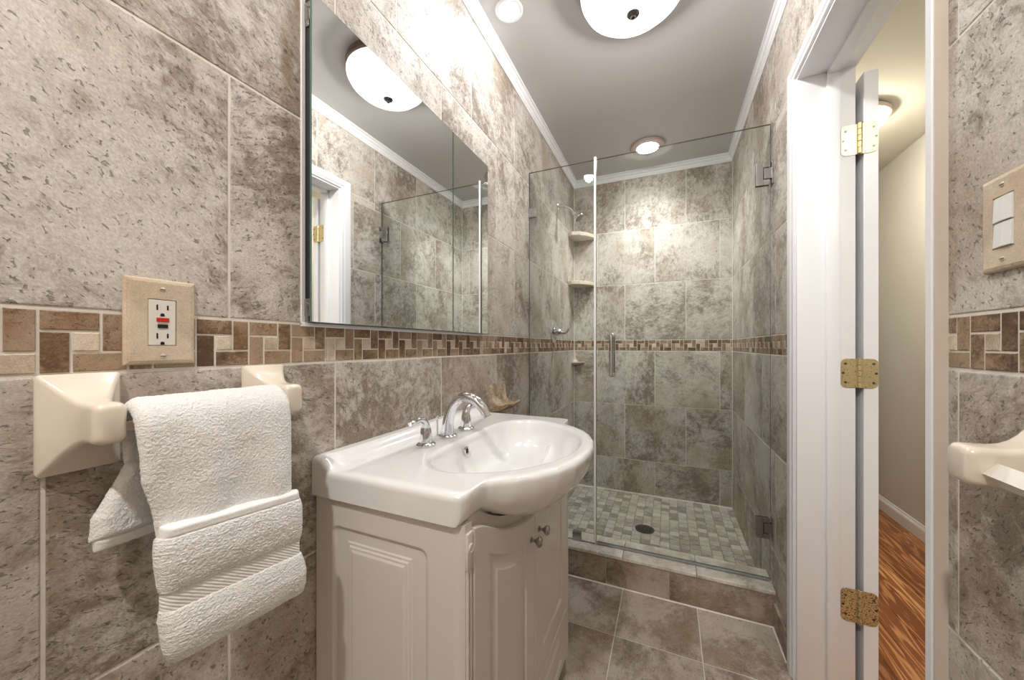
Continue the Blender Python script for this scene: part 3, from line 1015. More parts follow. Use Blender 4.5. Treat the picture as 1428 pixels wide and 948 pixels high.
# ------------------------------------------------------------------ faucet
FX, FY, FZ = -0.571, 0.862, ZT + 0.0005
fau = thing('faucet', (FX, FY, FZ), 'chrome widespread faucet with arched spout and two lever handles on the sink', 'faucet')
mb = MB()
mb.lathe([(0.027, 0), (0.027, 0.004), (0.024, 0.007), (0.0185, 0.009), (0.0185, 0.012)], (FX, FY, FZ), 'z', 32)
mb.tube([(FX, FY, FZ + 0.008), (FX + 0.002, FY, FZ + 0.045), (FX + 0.016, FY, FZ + 0.085), (FX + 0.046, FY, FZ + 0.112), (FX + 0.082, FY, FZ + 0.111), (FX + 0.108, FY, FZ + 0.092), (FX + 0.121, FY, FZ + 0.074)],
        [0.0175, 0.0155, 0.0142, 0.0138, 0.0138, 0.0132, 0.0118], 22, sub=10)
sp = mb.build('spout', M['chrome'], fau, smooth=True)
mb = MB()
mb.tube([(FX + 0.1195, FY, FZ + 0.076), (FX + 0.1265, FY, FZ + 0.064)], [0.0098, 0.0098], 18, sub=2)
mb.build('aerator', M['chrome'], sp, smooth=True)
mb = MB()
mb.lathe([(0.003, 0), (0.003, 0.046), (0.0058, 0.049), (0.0062, 0.054), (0.003, 0.058), (0, 0.058)], (FX - 0.034, FY - 0.002, FZ), 'z', 16)
mb.build('lift_rod', M['chrome'], fau, smooth=True)
for s in (-1, 1):
    hy = FY + s * 0.100
    mb = MB()
    mb.lathe([(0.0255, 0), (0.0255, 0.004), (0.022, 0.0075), (0.0165, 0.010), (0.0160, 0.018), (0.0150, 0.030), (0.0135, 0.040), (0.012, 0.046)], (FX, hy, FZ), 'z', 32)
    mb.tube([(FX, hy, FZ + 0.036), (FX, hy + s * 0.002, FZ + 0.052), (FX + 0.001, hy + s * 0.013, FZ + 0.066), (FX + 0.002, hy + s * 0.032, FZ + 0.0715), (FX + 0.003, hy + s * 0.053, FZ + 0.070), (FX + 0.003, hy + s * 0.066, FZ + 0.067)],
            [0.0125, 0.0118, 0.0098, 0.0082, 0.0075, 0.0055], 18, sub=8, flat=0.85)
    mb.build('handle', M['chrome'], fau, smooth=True)

# ------------------------------------------------------------------ medicine cabinet
MX = -0.660
MC = thing('medicine_cabinet', (XL, 0.895, 1.18), 'mirrored two-door medicine cabinet on the left wall above the sink', 'medicine cabinet')
MT = 1.853
mb = MB()
mb.box(XL - 0.001, 0.5125, 1.186, -0.6690, 1.276, MT - 0.004, 0.001)
mb.build('case', M['shadow_gap'], MC)
mb = MB()
for (a, b, c, d) in ((0.503, 1.179, 0.5115, MT + 0.004), (1.277, 1.179, 1.2855, MT + 0.004)):
    mb.box(XL - 0.001, a, b, -0.684, c, d, 0.001)
mb.box(XL - 0.001, 0.503, 1.1765, -0.676, 1.2855, 1.1845, 0.001)
mb.build('frame', M['seal'], MC)
for ya, yb in ((0.5060, 1.0272), (1.0308, 1.2825)):
    mb = MB()
    mb.box(MX - 0.0045, ya, 1.1845, MX - 0.0003, yb, MT, 0.0)
    e = mb.build('mirror_door', M['mirror_edge'], MC)
    mb = MB()
    mb.box(MX - 0.0004, ya + 0.0012, 1.1857, MX, yb - 0.0012, MT - 0.0012, 0.0)
    mb.build('mirror', M['mirror'], e)
for z in (1.215, 1.82):
    mb = MB()
    mb.box(-0.684, 0.5085, z - 0.018, -0.668, 0.5135, z + 0.018, 0.001)
    mb.box(-0.681, 0.5090, z - 0.030, -0.672, 0.5130, z + 0.006, 0.001)
    mb.tube([(-0.680, 0.5085, z + 0.012), (-0.667, 0.5085, z + 0.004)], [0.002, 0.002], 8, sub=2)
    mb.build('hinge', M['nickel'], MC)

# ------------------------------------------------------------------ outlet and switch plates
def slot_plate(mb, axis, pos, u0, u1, v0, v1, hole, th, e=0.006):
    """a bevelled plate with a rectangular opening"""
    a, b, c, d = hole
    def rc(u0, v0, u1, v1): return [(u0, v0), (u1, v0), (u1, v1), (u0, v1)]
    loops = [(rc(u0, v0, u1, v1), 0.0), (rc(u0, v0, u1, v1), th * 0.35), (rc(u0 + e * .35, v0 + e * .35, u1 - e * .35, v1 - e * .35), th * 0.8), (rc(u0 + e, v0 + e, u1 - e, v1 - e), th),
             (rc(a, c, b, d), th), (rc(a, c, b, d), 0.0)]
    mb.loft([[P3(axis, pos, *p, dd) for p in lp] for lp, dd in loops], (False, False))

out_ = thing('wall_outlet', (XL, 0.2815, 1.171), 'beige stone-look outlet plate with red and black buttons above the towel bar', 'outlet')
OA = 'x+'
mb = MB()
slot_plate(mb, OA, XL, 0.2415, 0.3225, 1.1095, 1.2340, (0.2655, 0.2985, 1.1365, 1.2045), 0.0065)
mb.build('cover_plate', M['plate'], out_)
mb = MB()
mb.box(XL, 0.2660, 1.1370, XL + 0.0062, 0.2980, 1.2040, 0.0014)
rec = mb.build('receptacle', M['plastic'], out_)
fx = XL + 0.0060
mb = MB(); mb.box(fx, 0.2752, 1.1715, fx + 0.0016, 0.2895, 1.1775, 0.0006); mb.build('reset_button', M['red'], rec, label='red button')
mb = MB(); mb.box(fx, 0.2765, 1.1625, fx + 0.0016, 0.2882, 1.1680, 0.0006); mb.build('test_button', M['black'], rec, label='black button')
for zc in (1.192, 1.1505):
    mb = MB()
    mb.box(fx, 0.2752, zc - 0.0035, fx + 0.0005, 0.2770, zc + 0.0045)
    mb.box(fx, 0.2872, zc - 0.0030, fx + 0.0005, 0.2890, zc + 0.0040)
    pl = [(0.2820 + 0.0024 * math.cos(t), zc - 0.0100 + 0.0022 * math.sin(t)) for t in [math.pi * k / 8 for k in range(9)]] + [(0.2796, zc - 0.0125), (0.2844, zc - 0.0125)]
    mb.prism(pl, 'x', fx, fx + 0.0005)
    mb.build('socket', M['black'], rec)
def screw(axis, pos, u, v, parent, r=0.0036):
    mb = MB()
    prof = [(r, 0.0), (r * 0.95, 0.0008), (r * 0.6, 0.0015), (0.0, 0.0017)]
    rings = [[P3(axis, pos, u + rr * math.cos(2 * math.pi * k / 18), v + rr * math.sin(2 * math.pi * k / 18), h) for k in range(18)] for rr, h in prof]
    mb.loft(rings, (True, True))
    s = mb.build('screw', M['ivory_screw'], parent, smooth=True)
    mb = MB()
    c = [(u - r * .85, v - 0.0004), (u + r * .85, v - 0.0004), (u + r * .85, v + 0.0004), (u - r * .85, v + 0.0004)]
    mb.loft([[P3(axis, pos, *p, 0.0008) for p in c], [P3(axis, pos, *p, 0.00185) for p in c]])
    mb.build('slot', M['shadow_gap'], s)
screw('x+', XL + 0.0062, 0.2820, 1.2190, out_)
screw('x+', XL + 0.0062, 0.2825, 1.1215, out_)

swt = thing('light_switch', (XR, 0.675, 1.295), 'beige stone-look switch plate with two stacked rockers on the right wall', 'light switch')
mb = MB()
slot_plate(mb, 'x-', XR, 0.6335, 0.7115, 1.2340, 1.3585, (0.6585, 0.6915, 1.2625, 1.3305), 0.0065)
mb.build('cover_plate', M['plate'], swt)
mb = MB()
mb.box(XR - 0.0040, 0.6585, 1.2625, XR, 0.6915, 1.3305)
fr_ = mb.build('switch_frame', M['plastic'], swt)
for za, zb in ((1.2640, 1.2960), (1.2970, 1.3290)):
    mb = MB()
    zm = za + 0.011
    pts = [(0.6600, 0.0040), (0.6745, 0.0058), (0.6900, 0.0095), (0.6900, 0.0)]
    ring = lambda z, k: [(XR - d * k, y, z) for y, d in ((0.6600, 0.0), (0.6600, 0.0075), (0.6740, 0.0082), (0.6905, 0.0060), (0.6905, 0.0))]
    mb.loft([ring(za, 1.0), ring(za + 0.0006, 1.15), ring(zb - 0.0006, 0.95), ring(zb, 0.8)])
    mb.build('rocker', M['plastic_white'], swt)
screw('x-', XR - 0.0062, 0.6755, 1.3440, swt)
screw('x-', XR - 0.0062, 0.6755, 1.2485, swt)

# ------------------------------------------------------------------ ceramic towel bars
def rrect(u0, u1, v0, v1, r, n=6):
    pts = []
    for cx, cy, s in ((u1 - r, v0 + r, -90), (u1 - r, v1 - r, 0), (u0 + r, v1 - r, 90), (u0 + r, v0 + r, 180)):
        for k in range(n):
            t = math.radians(s + 90 * k / (n - 1))
            pts.append((cx + r * math.cos(t), cy + r * math.sin(t)))
    return pts

def towel_post(axis, pos, yc, zc, parent, bw=0.036, bh=0.061, aw=0.0155, ah=0.0245, reach=0.094, ca=0.0, name='post'):
    mb = MB()
    rings = []
    ks = [0, 0.06, 0.10, 0.16, 0.24, 0.33, 0.43, 0.54, 0.66, 0.78, 0.88, 0.95, 0.985, 1.0]
    for k in ks:
        # plate edge, then a concave flare down to the arm, then a rounded nose
        if k <= 0.06: t = 0
        else:
            t = 1 - (1 - min(1, (k - 0.06) / 0.62)) ** 2.0
        w = bw + (aw - bw) * t
        hh = bh + (ah - bh) * t
        zz = zc + ca * t
        if k > 0.93:
            sh = {0.95: 0.0008, 0.985: 0.003, 1.0: 0.0065}[k]
            w -= sh; hh -= sh
        r = min(0.005 + 0.003 * t, w * 0.7)
        rings.append([P3(axis, pos, u, v, reach * k) for u, v in rrect(yc - w, yc + w, zz - hh, zz + hh, r)])
    mb.loft(rings)
    return mb.build(name, M['bone'], parent, smooth=True, angle=0.7)

tb = thing('towel_bar', (XL, 0.315, 1.04), 'bone ceramic towel bar on the left wall holding the white towel', 'towel bar')
towel_post('x+', XL, 0.2020, 1.0405, tb, aw=0.0145, reach=0.090, ca=0.004)
towel_post('x+', XL, 0.4285, 1.0405, tb, reach=0.090, ca=0.004)
mb = MB()
mb.box(-0.6200, 0.2030, 1.0310, -0.6090, 0.4280, 1.0435, 0.002)
mb.build('bar', M['bone'], tb)

tb2 = thing('towel_bar', (XR, 0.35, 1.0), 'bone ceramic towel bar on the right wall below the switch plate', 'towel bar')
towel_post('x-', XR, 0.594, 0.998, tb2, bw=0.040, bh=0.060, aw=0.0185, ah=0.0220, reach=0.092, ca=0.002)
towel_post('x-', XR, 0.10, 0.998, tb2, bw=0.040, bh=0.060, aw=0.0185, ah=0.0220, reach=0.092, ca=0.002)
mb = MB()
w = 0.0100
cx, cz = XR - 0.068, 0.9945
mb.loft([[(cx + w * 1.25 * a, y, cz + w * 1.25 * b) for a, b in ((1, 0), (0, 1), (-1, 0), (0, -1))] for y in (0.10, 0.594)])
mb.build('bar', M['bone_light'], tb2, label='white square bar set on its corner')

# ------------------------------------------------------------------ hand towel
tow = thing('hand_towel', (-0.59, 0.32, 1.04), 'white folded terry hand towel hanging on the left towel bar', 'towel')
def fuzzy(mb_v, nrm, amp, sc):
    out = []
    for p, n in zip(mb_v, nrm):
        v = Vector(p)
        a = mnoise.noise(v * sc) * 0.55 + mnoise.noise(v * sc * 2.3 + Vector((5, 2, 1))) * 0.45 + mnoise.noise(v * 38) * 0.6
        out.append(v + n * (a * amp))
    return out
def towel_loft(name, path, yl, yr, th, parent, fold=0.0, amp=0.0013, sc=430.0, ny=130, ns=120, mat='terry', shear=0.0, closed_ends=True, wave=None, label=None):
    """path: (x,z) knots of the sheet's middle; yl,yr,th: per-knot left, right, thickness"""
    P, _ = smooth_path([(x, 0, z) for x, z in path], 0.0, 12)
    m = len(path)
    S = np.linspace(0, m - 1, len(P))
    YL = np.interp(S, range(m), yl); YR = np.interp(S, range(m), yr); TH = np.interp(S, range(m), th)
    # resample evenly
    seg = np.concatenate([[0], np.cumsum([(P[i + 1] - P[i]).length for i in range(len(P) - 1)])])
    t = np.linspace(0, seg[-1], ns)
    X = np.interp(t, seg, [p.x for p in P]); Z = np.interp(t, seg, [p.z for p in P])
    YL = np.interp(t, seg, YL); YR = np.interp(t, seg, YR); TH = np.interp(t, seg, TH)
    rings = []
    for i in range(ns):
        a, b = max(i - 1, 0), min(i + 1, ns - 1)
        tx, tz = X[b] - X[a], Z[b] - Z[a]
        ln = math.hypot(tx, tz); tx, tz = tx / ln, tz / ln
        nx, nz = -tz, tx
        end = min(i, ns - 1 - i)
        cap = 1.0 if end > 5 else [0.35, 0.62, 0.80, 0.90, 0.96, 0.99][end]
        w, h = (YR[i] - YL[i]) / 2, TH[i] / 2 * cap
        yc = (YR[i] + YL[i]) / 2
        ring = []
        def pt(u, d):
            y = yc + u
            wv = wave(y, Z[i]) if wave else 0.0
            ring.append((X[i] + nx * (d) + wv * abs(nx), y, Z[i] + nz * d - shear * (y - yc)))
        for k in range(ny): pt(-w + h + (2 * w - 2 * h) * k / (ny - 1), h)
        for k in range(1, 8):
            q = math.pi / 2 - math.pi * k / 8
            pt(w - h + h * math.cos(q), h * math.sin(q))
        for k in range(ny): pt(w - h - (2 * w - 2 * h) * k / (ny - 1), -h)
        for k in range(1, 8):
            q = -math.pi / 2 - math.pi * k / 8
            pt(-w + h + h * math.cos(q), h * math.sin(q))
        rings.append(ring)
    mb = MB(); mb.loft(rings)
    o = mb.build(name, M[mat], parent, smooth=True, angle=None, label=label)
    me = o.data
    me.update()
    nr = [v.normal.copy() for v in me.vertices]
    base = wloc(parent)
    new = fuzzy([v.co + base for v in me.vertices], nr, amp, sc)
    for v, q in zip(me.vertices, new): v.co = q - base
    me.update()
    return o
def wv_body(y, z):
    k = max(0, min(1, (1.05 - z) / 0.12))
    return k * (0.0050 * math.sin((y - 0.262) * 66) + 0.002 * math.sin((y - 0.2) * 38 + z * 9))
# upper body over the bar
body = towel_loft('body', [(-0.640, 0.985), (-0.640, 1.02), (-0.635, 1.047), (-0.6135, 1.0605), (-0.594, 1.047), (-0.586, 1.02), (-0.583, 0.97), (-0.581, 0.92), (-0.579, 0.86)],
           [0.2275, 0.2255, 0.2225, 0.2195, 0.2190, 0.2195, 0.2225, 0.234, 0.240], [0.400, 0.402, 0.405, 0.408, 0.4095, 0.4095, 0.409, 0.4075, 0.406], [0.014, 0.016, 0.020, 0.022, 0.021, 0.020, 0.020, 0.020, 0.018], tow, wave=wv_body, ns=230)
# back flap
towel_loft('back_flap', [(-0.648, 1.03), (-0.652, 1.00), (-0.655, 0.96), (-0.656, 0.92), (-0.656, 0.893)], [0.250, 0.240, 0.222, 0.203, 0.2005], [0.40, 0.40, 0.38, 0.36, 0.355], [0.014, 0.018, 0.022, 0.026, 0.024], tow, wave=lambda y, z: 0.003 * math.sin(y * 60), ns=90)
towel_loft('back_hem', [(-0.656, 0.896), (-0.656, 0.890), (-0.656, 0.879)], [0.2035, 0.2035, 0.2045], [0.352, 0.352, 0.352], [0.021, 0.021, 0.016], tow, amp=0.0004, sc=200, ns=24, mat='hem')
# folded cuff: hem, plush, woven border, plush
SH = 0.10
towel_loft('hem', [(-0.570, 0.9055), (-0.570, 0.900), (-0.5695, 0.890)], [0.2335, 0.232, 0.231], [0.4105, 0.412, 0.413], [0.020, 0.023, 0.023], tow, amp=0.0004, sc=200, ns=24, mat='hem', shear=SH)
towel_loft('cuff', [(-0.570, 0.893), (-0.5685, 0.88), (-0.567, 0.86), (-0.567, 0.838), (-0.568, 0.824)], [0.229, 0.2265, 0.2265, 0.229, 0.232], [0.4125, 0.4155, 0.4155, 0.414, 0.411], [0.023, 0.028, 0.030, 0.028, 0.023], tow, ns=110, shear=SH)
towel_loft('woven_border', [(-0.568, 0.829), (-0.568, 0.815), (-0.568, 0.797)], [0.2325, 0.2325, 0.2325], [0.411, 0.411, 0.412], [0.022, 0.023, 0.022], tow, amp=0.0004, sc=200, ns=40, mat='weave', shear=SH)
towel_loft('cuff_end', [(-0.568, 0.803), (-0.566, 0.790), (-0.564, 0.770), (-0.564, 0.752), (-0.565, 0.737)], [0.232, 0.230, 0.231, 0.234, 0.240], [0.412, 0.417, 0.420, 0.419, 0.414], [0.023, 0.029, 0.031, 0.029, 0.024], tow, ns=110, shear=SH)

# ------------------------------------------------------------------ soap dish on the left wall
sd = thing('soap_dish', (XL, 1.415, 0.90), 'mottled beige stone soap dish with scalloped lip on the wall behind the sink', 'soap dish')
mb = MB()
rings = []
for k in range(29):
    t = k / 28
    y = 1.345 + 0.140 * t
    ed = 0.003 * (1 - min(1, min(t, 1 - t) / 0.06))
    lip = 0.0025 * (1 if k % 4 < 2 else -1)
    bow = 0.012 * (1 - (2 * t - 1) ** 2)
    rings.append([(XL, y, 0.862), (XL, y, 0.975 - ed * 2), (XL + 0.010 - ed, y, 0.977 - ed * 2), (XL + 0.014 - ed, y, 0.968 - ed), (XL + 0.015, y, 0.935), (XL + 0.020, y, 0.905), (XL + 0.035, y, 0.890), (XL + 0.060 + bow, y, 0.889),
                  (XL + 0.078 + bow + lip, y, 0.898), (XL + 0.086 + bow + lip, y, 0.897), (XL + 0.084 + bow + lip, y, 0.889), (XL + 0.06 + bow, y, 0.872), (XL + 0.03, y, 0.864)])
mb.loft(rings)
mb.build('dish', M['dish'], sd, smooth=True, angle=0.7)

# ------------------------------------------------------------------ corner shelves in the shower
def corner_shelf(z, label):
    o = thing('corner_shelf', (XL, YB, z), label, 'corner shelf', 'beige corner shelves in the shower')
    mb = MB()
    pl = [(XL + 0.0005, YB - 0.0005), (XL + 0.0005, YB - 0.172), (XL + 0.030, YB - 0.190), (XL + 0.085, YB - 0.172), (XL + 0.140, YB - 0.110), (XL + 0.168, YB - 0.050), (XL + 0.165, YB - 0.0005)]
    mb.prism(pl[::-1], 'z', z - 0.024, z + 0.004, 0.004)
    mb.build('slab', M['shelf'], o)
corner_shelf(1.988, 'upper beige stone corner shelf in the shower, just below the shower head')
corner_shelf(1.622, 'lower beige stone corner shelf in the shower, well above the mosaic band')
cd = thing('soap_dish', (XL, YB, 1.0), 'small beige corner soap dish in the shower below the mosaic band', 'soap dish')
mb = MB()
rings = []
for r, z in ((0.004, 1.095), (0.012, 1.092), (0.014, 1.06), (0.018, 1.03), (0.035, 1.012), (0.070, 1.012), (0.085, 1.016), (0.086, 1.008), (0.05, 0.992), (0.004, 0.985)):
    rings.append([(XL + 0.0005, YB - 0.0005, z)] + [(XL + 0.0005 + r * math.sin(math.pi / 2 * k / 12), YB - 0.0005 - r * math.cos(math.pi / 2 * k / 12), z) for k in range(13)])
mb.loft(rings)
mb.build('dish', M['shelf'], cd, smooth=True, angle=0.6)

# ------------------------------------------------------------------ shower head, valve, drain
sh = thing('overhead_shower', (XL, 2.376, 2.09), 'chrome shower head on a bent arm, left shower wall', 'shower head')
mb = MB()
mb.lathe([(0.027, 0), (0.027, 0.003), (0.021, 0.008), (0.012, 0.011)], (XL, 2.376, 2.088), 'x', 28)
mb.build('flange', M['chrome'], sh, smooth=True)
mb = MB()
mb.tube([(XL, 2.376, 2.088), (XL + 0.045, 2.376, 2.083), (XL + 0.085, 2.376, 2.060), (XL + 0.110, 2.376, 2.034)], 0.0105, 16)
mb.build('arm', M['chrome'], sh, smooth=True)
hd = Vector((0.62, 0, -0.78)).normalized()
p0 = Vector((XL + 0.104, 2.376, 2.040))
mb = MB()
mb.tube([p0, p0 + hd * 0.016, p0 + hd * 0.030, p0 + hd * 0.050, p0 + hd * 0.064, p0 + hd * 0.070], [0.012, 0.016, 0.014, 0.030, 0.036, 0.034], 28, sub=4)
ho = mb.build('head', M['chrome'], sh, smooth=True, angle=0.8)
mb = MB()
mb.tube([p0 + hd * 0.0695, p0 + hd * 0.0725], [0.031, 0.028], 28, sub=2)
mb.build('spray_face', M['steel_dark'], ho, smooth=True)

va = thing('shower_valve', (XL, 2.276, 1.232), 'chrome shower valve with round plate and lever handle on the left shower wall', 'shower valve')
mb = MB()
mb.lathe([(0.078, 0), (0.078, 0.003), (0.066, 0.009), (0.045, 0.013), (0.03, 0.015)], (XL, 2.276, 1.232), 'x', 40)
mb.build('escutcheon', M['chrome'], va, smooth=True)
mb = MB()
mb.lathe([(0.026, 0.012), (0.026, 0.035), (0.022, 0.052), (0.012, 0.060), (0, 0.061)], (XL, 2.276, 1.232), 'x', 28)
mb.tube([(XL + 0.040, 2.276, 1.230), (XL + 0.062, 2.276, 1.222), (XL + 0.085, 2.276, 1.228), (XL + 0.102, 2.276, 1.250)], [0.013, 0.011, 0.009, 0.006], 16)
mb.build('lever', M['chrome'], va, smooth=True)

dr = thing('shower_drain', (-0.128, 2.300, SZ), 'round dark metal drain in the shower floor', 'drain')
mb = MB()
mb.lathe([(0.055, 0), (0.055, 0.0022), (0.047, 0.003), (0.044, 0.0016)], (-0.128, 2.300, SZ), 'z', 40, caps=(True, True))
mb.build('rim', M['steel_dark'], dr, smooth=True)
mb = MB()
for k in range(12):
    a = 2 * math.pi * k / 12
    c, s = math.cos(a), math.sin(a)
    mb.lathe([(0.005, 0), (0.005, 0.0006)], (-0.128 + 0.033 * c, 2.300 + 0.033 * s, SZ + 0.0016), 'z', 12)
for k in range(6):
    a = 2 * math.pi * k / 6
    mb.lathe([(0.0045, 0), (0.0045, 0.0006)], (-0.128 + 0.017 * math.cos(a), 2.300 + 0.017 * math.sin(a), SZ + 0.0016), 'z', 12)
mb.build('grate', M['black'], dr)

# ------------------------------------------------------------------ glass shower screen
GT = 0.009
GZ0, GZ1 = 0.150, 2.068
SX = -0.334      # seam between fixed pane and door
def pane(x0, x1, z0, parent):
    mb = MB()
    mb.box(x0, YG - GT / 2, z0, x1, YG + GT / 2, GZ1, 0.0)
    o = mb.build('pane', [M['glass'], M['glass_edge']], parent)
    for p in o.data.polygons:
        if abs(p.normal.y) < 0.5: p.material_index = 1
    return o
gp = thing('glass_panel', ((XL + SX) / 2, YG, 0.147), 'fixed clear glass shower panel between the left wall and the door', 'glass panel')
pane(XL + 0.002, SX - 0.004, 0.1475, gp)
mb = MB()
mb.box(XL, YG - 0.012, 1.825, XL + 0.045, YG + 0.012, 1.872, 0.002)
mb.build('clamp', M['nickel'], gp)
mb = MB()
mb.box(-0.448, YG - 0.012, 0.1472, -0.404, YG + 0.012, 0.192, 0.002)
mb.build('clamp', M['nickel'], gp)
mb = MB()
mb.box(SX - 0.006, YG - 0.010, 0.155, SX + 0.005, YG + 0.010, GZ1 + 0.012, 0.002)
mb.build('seal', M['seal'], gp, label='white vertical seal strip')

gd = thing('shower_door', (0.03, YG, 0.155), 'frameless clear glass shower door hinged on the right wall', 'shower door')
pane(SX + 0.0055, XR - 0.006, 0.1565, gd)
def glass_hinge(zc, hgt):
    mb = MB()
    x0, x1 = 0.342, XR - 0.0002
    for s in (-1, 1):
        ya = YG + s * (GT / 2); yb = YG + s * (GT / 2 + 0.007)
        a, b = min(ya, yb), max(ya, yb)
        # U-shaped plate round the pivot block
        mb.box(x0, a, zc - hgt, x0 + 0.026, b, zc + hgt, 0.0012)
        mb.box(x0 + 0.026, a, zc + hgt * 0.52, x1 - 0.010, b, zc + hgt, 0.0012)
        mb.box(x0 + 0.026, a, zc - hgt, x1 - 0.010, b, zc - hgt * 0.52, 0.0012)
        mb.box(x0 + 0.0285, a, zc - hgt * 0.47, x1 - 0.004, b, zc + hgt * 0.47, 0.0012)
    mb.box(x1 - 0.0045, YG - 0.022, zc - hgt, x1, YG + 0.022, zc + hgt, 0.0012)
    mb.build('hinge', M['nickel'], gd, label='square metal glass hinge')
glass_hinge(1.861, 0.048)
glass_hinge(0.372, 0.044)
mb = MB()
hx = -0.252
for s in (-1, 1):
    y0, y1 = YG + s * GT / 2, YG + s * 0.042
    mb.tube([(hx, y0, 1.188), (hx, y1 - s * 0.010, 1.188), (hx, y1 - s * 0.002, 1.184), (hx, y1, 1.174), (hx, y1, 1.010), (hx, y1 - s * 0.002, 1.000), (hx, y1 - s * 0.010, 0.996), (hx, y0, 0.996)], 0.0088, 16, sub=5)
    for z in (1.188, 0.996):
        mb.lathe([(0.0125, 0.0), (0.0125, s * 0.003), (0.009, s * 0.004)], (hx, y0, z), 'y', 20)
mb.build('handle', M['chrome'], gd, smooth=True)
mb = MB()
mb.box(SX + 0.008, YG - 0.006, 0.1500, XR - 0.008, YG + 0.006, 0.161, 0.0015)
mb.build('sweep', simple('clear_vinyl_sweep', (0.30, 0.32, 0.31), 0.3), gd)

# ------------------------------------------------------------------ lamps
def lamp(name, kind, loc, parent, energy, col, size=0.05, spot=None, blend=0.6, rot=None):
    d = bpy.data.lights.new(name, kind)
    d.energy = energy
    d.color = col
    if kind == 'SPOT':
        d.spot_size = spot; d.spot_blend = blend; d.shadow_soft_size = size
    elif kind == 'POINT':
        d.shadow_soft_size = size
    else:
        d.shape = 'DISK'; d.size = size
    o = bpy.data.objects.new(name, d)
    COL.objects.link(o)
    o.parent = parent
    o.location = Vector(loc) - wloc(parent)
    if rot: o.rotation_euler = rot
    return o

LD = (-0.112, 1.325, ZC)
dl = thing('ceiling_light', LD, 'large frosted glass bowl ceiling light with a dark finial, over the sink', 'ceiling light')
mb = MB()
mb.lathe([(0.176, 0.0), (0.183, -0.010), (0.187, -0.022), (0.186, -0.038), (0.180, -0.044), (0.160, -0.044)], LD, 'z', 56)
mb.build('base_ring', M['bronze'], dl, smooth=True)
mb = MB()
mb.lathe([(0.172, -0.040), (0.180, -0.043), (0.1815, -0.048), (0.180, -0.060), (0.168, -0.083), (0.142, -0.107), (0.106, -0.126), (0.064, -0.138), (0.02, -0.143), (0, -0.143)], LD, 'z', 64)
mb.build('bowl', M['dome'], dl, smooth=True, label='lit frosted glass bowl')
mb = MB()
lamp('bulb', 'POINT', (LD[0], LD[1], ZC - 0.075), dl, DOME_W, (1.0, 0.975, 0.94), 0.05)
mb.lathe([(0.021, -0.141), (0.021, -0.145), (0.016, -0.150), (0.009, -0.153), (0.007, -0.158), (0.0, -0.160)], LD, 'z', 28)
mb.build('finial', M['steel_dark'], dl, smooth=True)

def small_spot(x, y, label, col):
    c = (x, y, ZC)
    o = thing('recessed_light', c, label, 'recessed light', None)
    mb = MB()
    mb.lathe([(0.054, 0.0), (0.054, -0.0025), (0.050, -0.0045), (0.041, -0.0045), (0.037, -0.002)], c, 'z', 40, caps=(True, False))
    mb.build('trim_ring', M['trim'], o, smooth=True)
    mb = MB()
    mb.lathe([(0.037, -0.002), (0.037, -0.0036), (0.0, -0.0042)], c, 'z', 36)
    mb.build('lens', M['spot_lens'], o)
    lamp('spot_lamp', 'SPOT', (x, y, ZC - 0.012), o, SPOT_W, col, 0.03, math.radians(150), 0.8)
    return o
small_spot(-0.566, 1.280, 'small round recessed spotlight in the ceiling nearest the left crown moulding', (0.86, 0.93, 1.0))
small_spot(-0.560, 0.863, 'small round recessed spotlight in the ceiling above the medicine cabinet', (0.92, 0.95, 1.0))

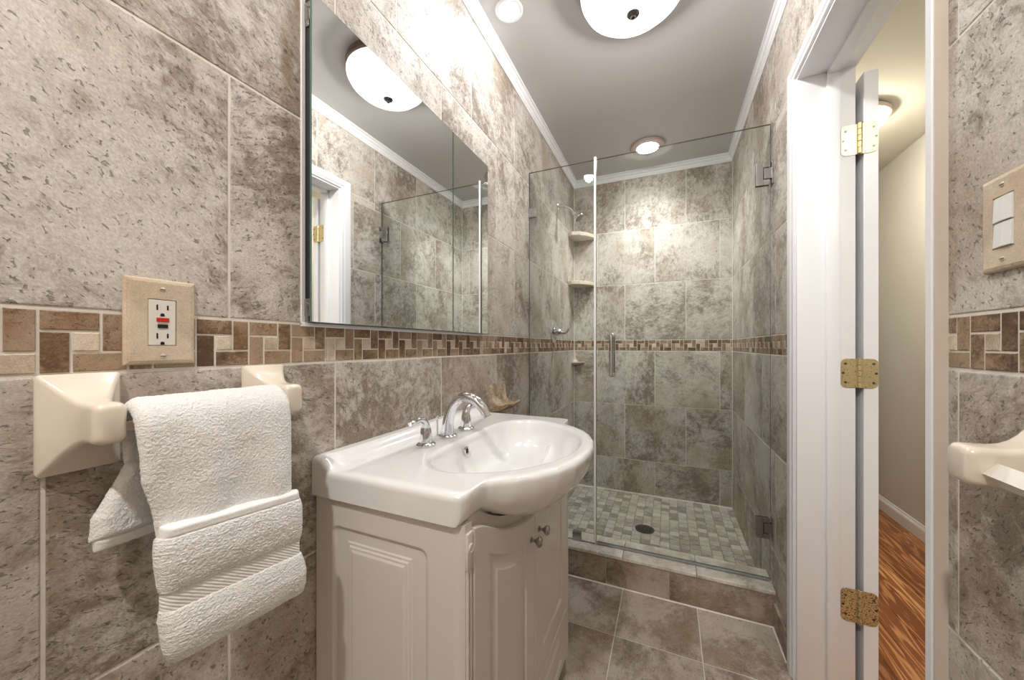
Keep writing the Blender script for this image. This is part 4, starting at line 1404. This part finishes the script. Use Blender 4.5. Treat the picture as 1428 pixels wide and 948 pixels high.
def trim_light(x, y, label, w, col, lens):
    c = (x, y, ZC)
    o = thing('recessed_light', c, label, 'recessed light', None)
    mb = MB()
    mb.lathe([(0.105, 0.0), (0.107, -0.006), (0.102, -0.014), (0.084, -0.019), (0.068, -0.018), (0.064, -0.010)], c, 'z', 48, caps=(True, False))
    mb.build('trim_ring', M['bronze_light'], o, smooth=True)
    mb = MB()
    mb.lathe([(0.066, -0.006), (0.066, -0.016), (0.058, -0.022), (0.030, -0.026), (0.0, -0.027)], c, 'z', 40)
    mb.build('lens', lens, o, smooth=True)
    lamp('trim_lamp', 'SPOT', (x, y, ZC - 0.035), o, w, col, 0.055, math.radians(140), 1.0)
    return o
M['bronze_light'] = simple('satin_nickel_trim', (0.50, 0.44, 0.42), 0.35, metal=0.6)
trim_light(-0.122, 2.500, 'round recessed ceiling light over the shower floor', SHOWER_W, (1.0, 0.975, 0.945), M['shower_lens'])
o_ = small_spot(-0.20, -0.437, 'small round recessed spotlight in the ceiling behind the viewer', (1.0, 0.955, 0.90))
for c_ in o_.children:
    if c_.type == 'LIGHT':
        c_.data.energy = REAR_W
        c_.data.spot_size = math.radians(170)
        c_.data.spot_blend = 0.25

HLc = (0.905, 2.53, 2.37)
hl = thing('ceiling_light', HLc, 'round hallway ceiling light with bronze rim, glimpsed past the open door', 'ceiling light')
mb = MB()
mb.lathe([(0.155, 0.0), (0.165, -0.012), (0.162, -0.030), (0.150, -0.034)], HLc, 'z', 48)
mb.build('base_ring', M['bronze_light'], hl, smooth=True)
mb = MB()
mb.lathe([(0.150, -0.030), (0.148, -0.045), (0.130, -0.068), (0.095, -0.088), (0.05, -0.098), (0, -0.100)], HLc, 'z', 48)
mb.build('bowl', M['hall_lens'], hl, smooth=True)

HLd = (0.965, 0.20, 2.37)  # added out-of-view light, brightens the door edge, jamb and hall
hall_fill = thing('ceiling_light', HLd, 'added unseen hallway light that brightens the door edge and jamb', 'ceiling light')
mb = MB()
mb.lathe([(0.155, 0.0), (0.165, -0.012), (0.162, -0.030), (0.150, -0.034)], HLd, 'z', 48)
mb.build('base_ring', M['bronze_light'], hall_fill, smooth=True)
mb = MB()
mb.lathe([(0.150, -0.030), (0.148, -0.045), (0.130, -0.068), (0.095, -0.088), (0.05, -0.098), (0, -0.100)], HLd, 'z', 48)
mb.build('bowl', M['hall_fill_lens'], hall_fill, smooth=True)
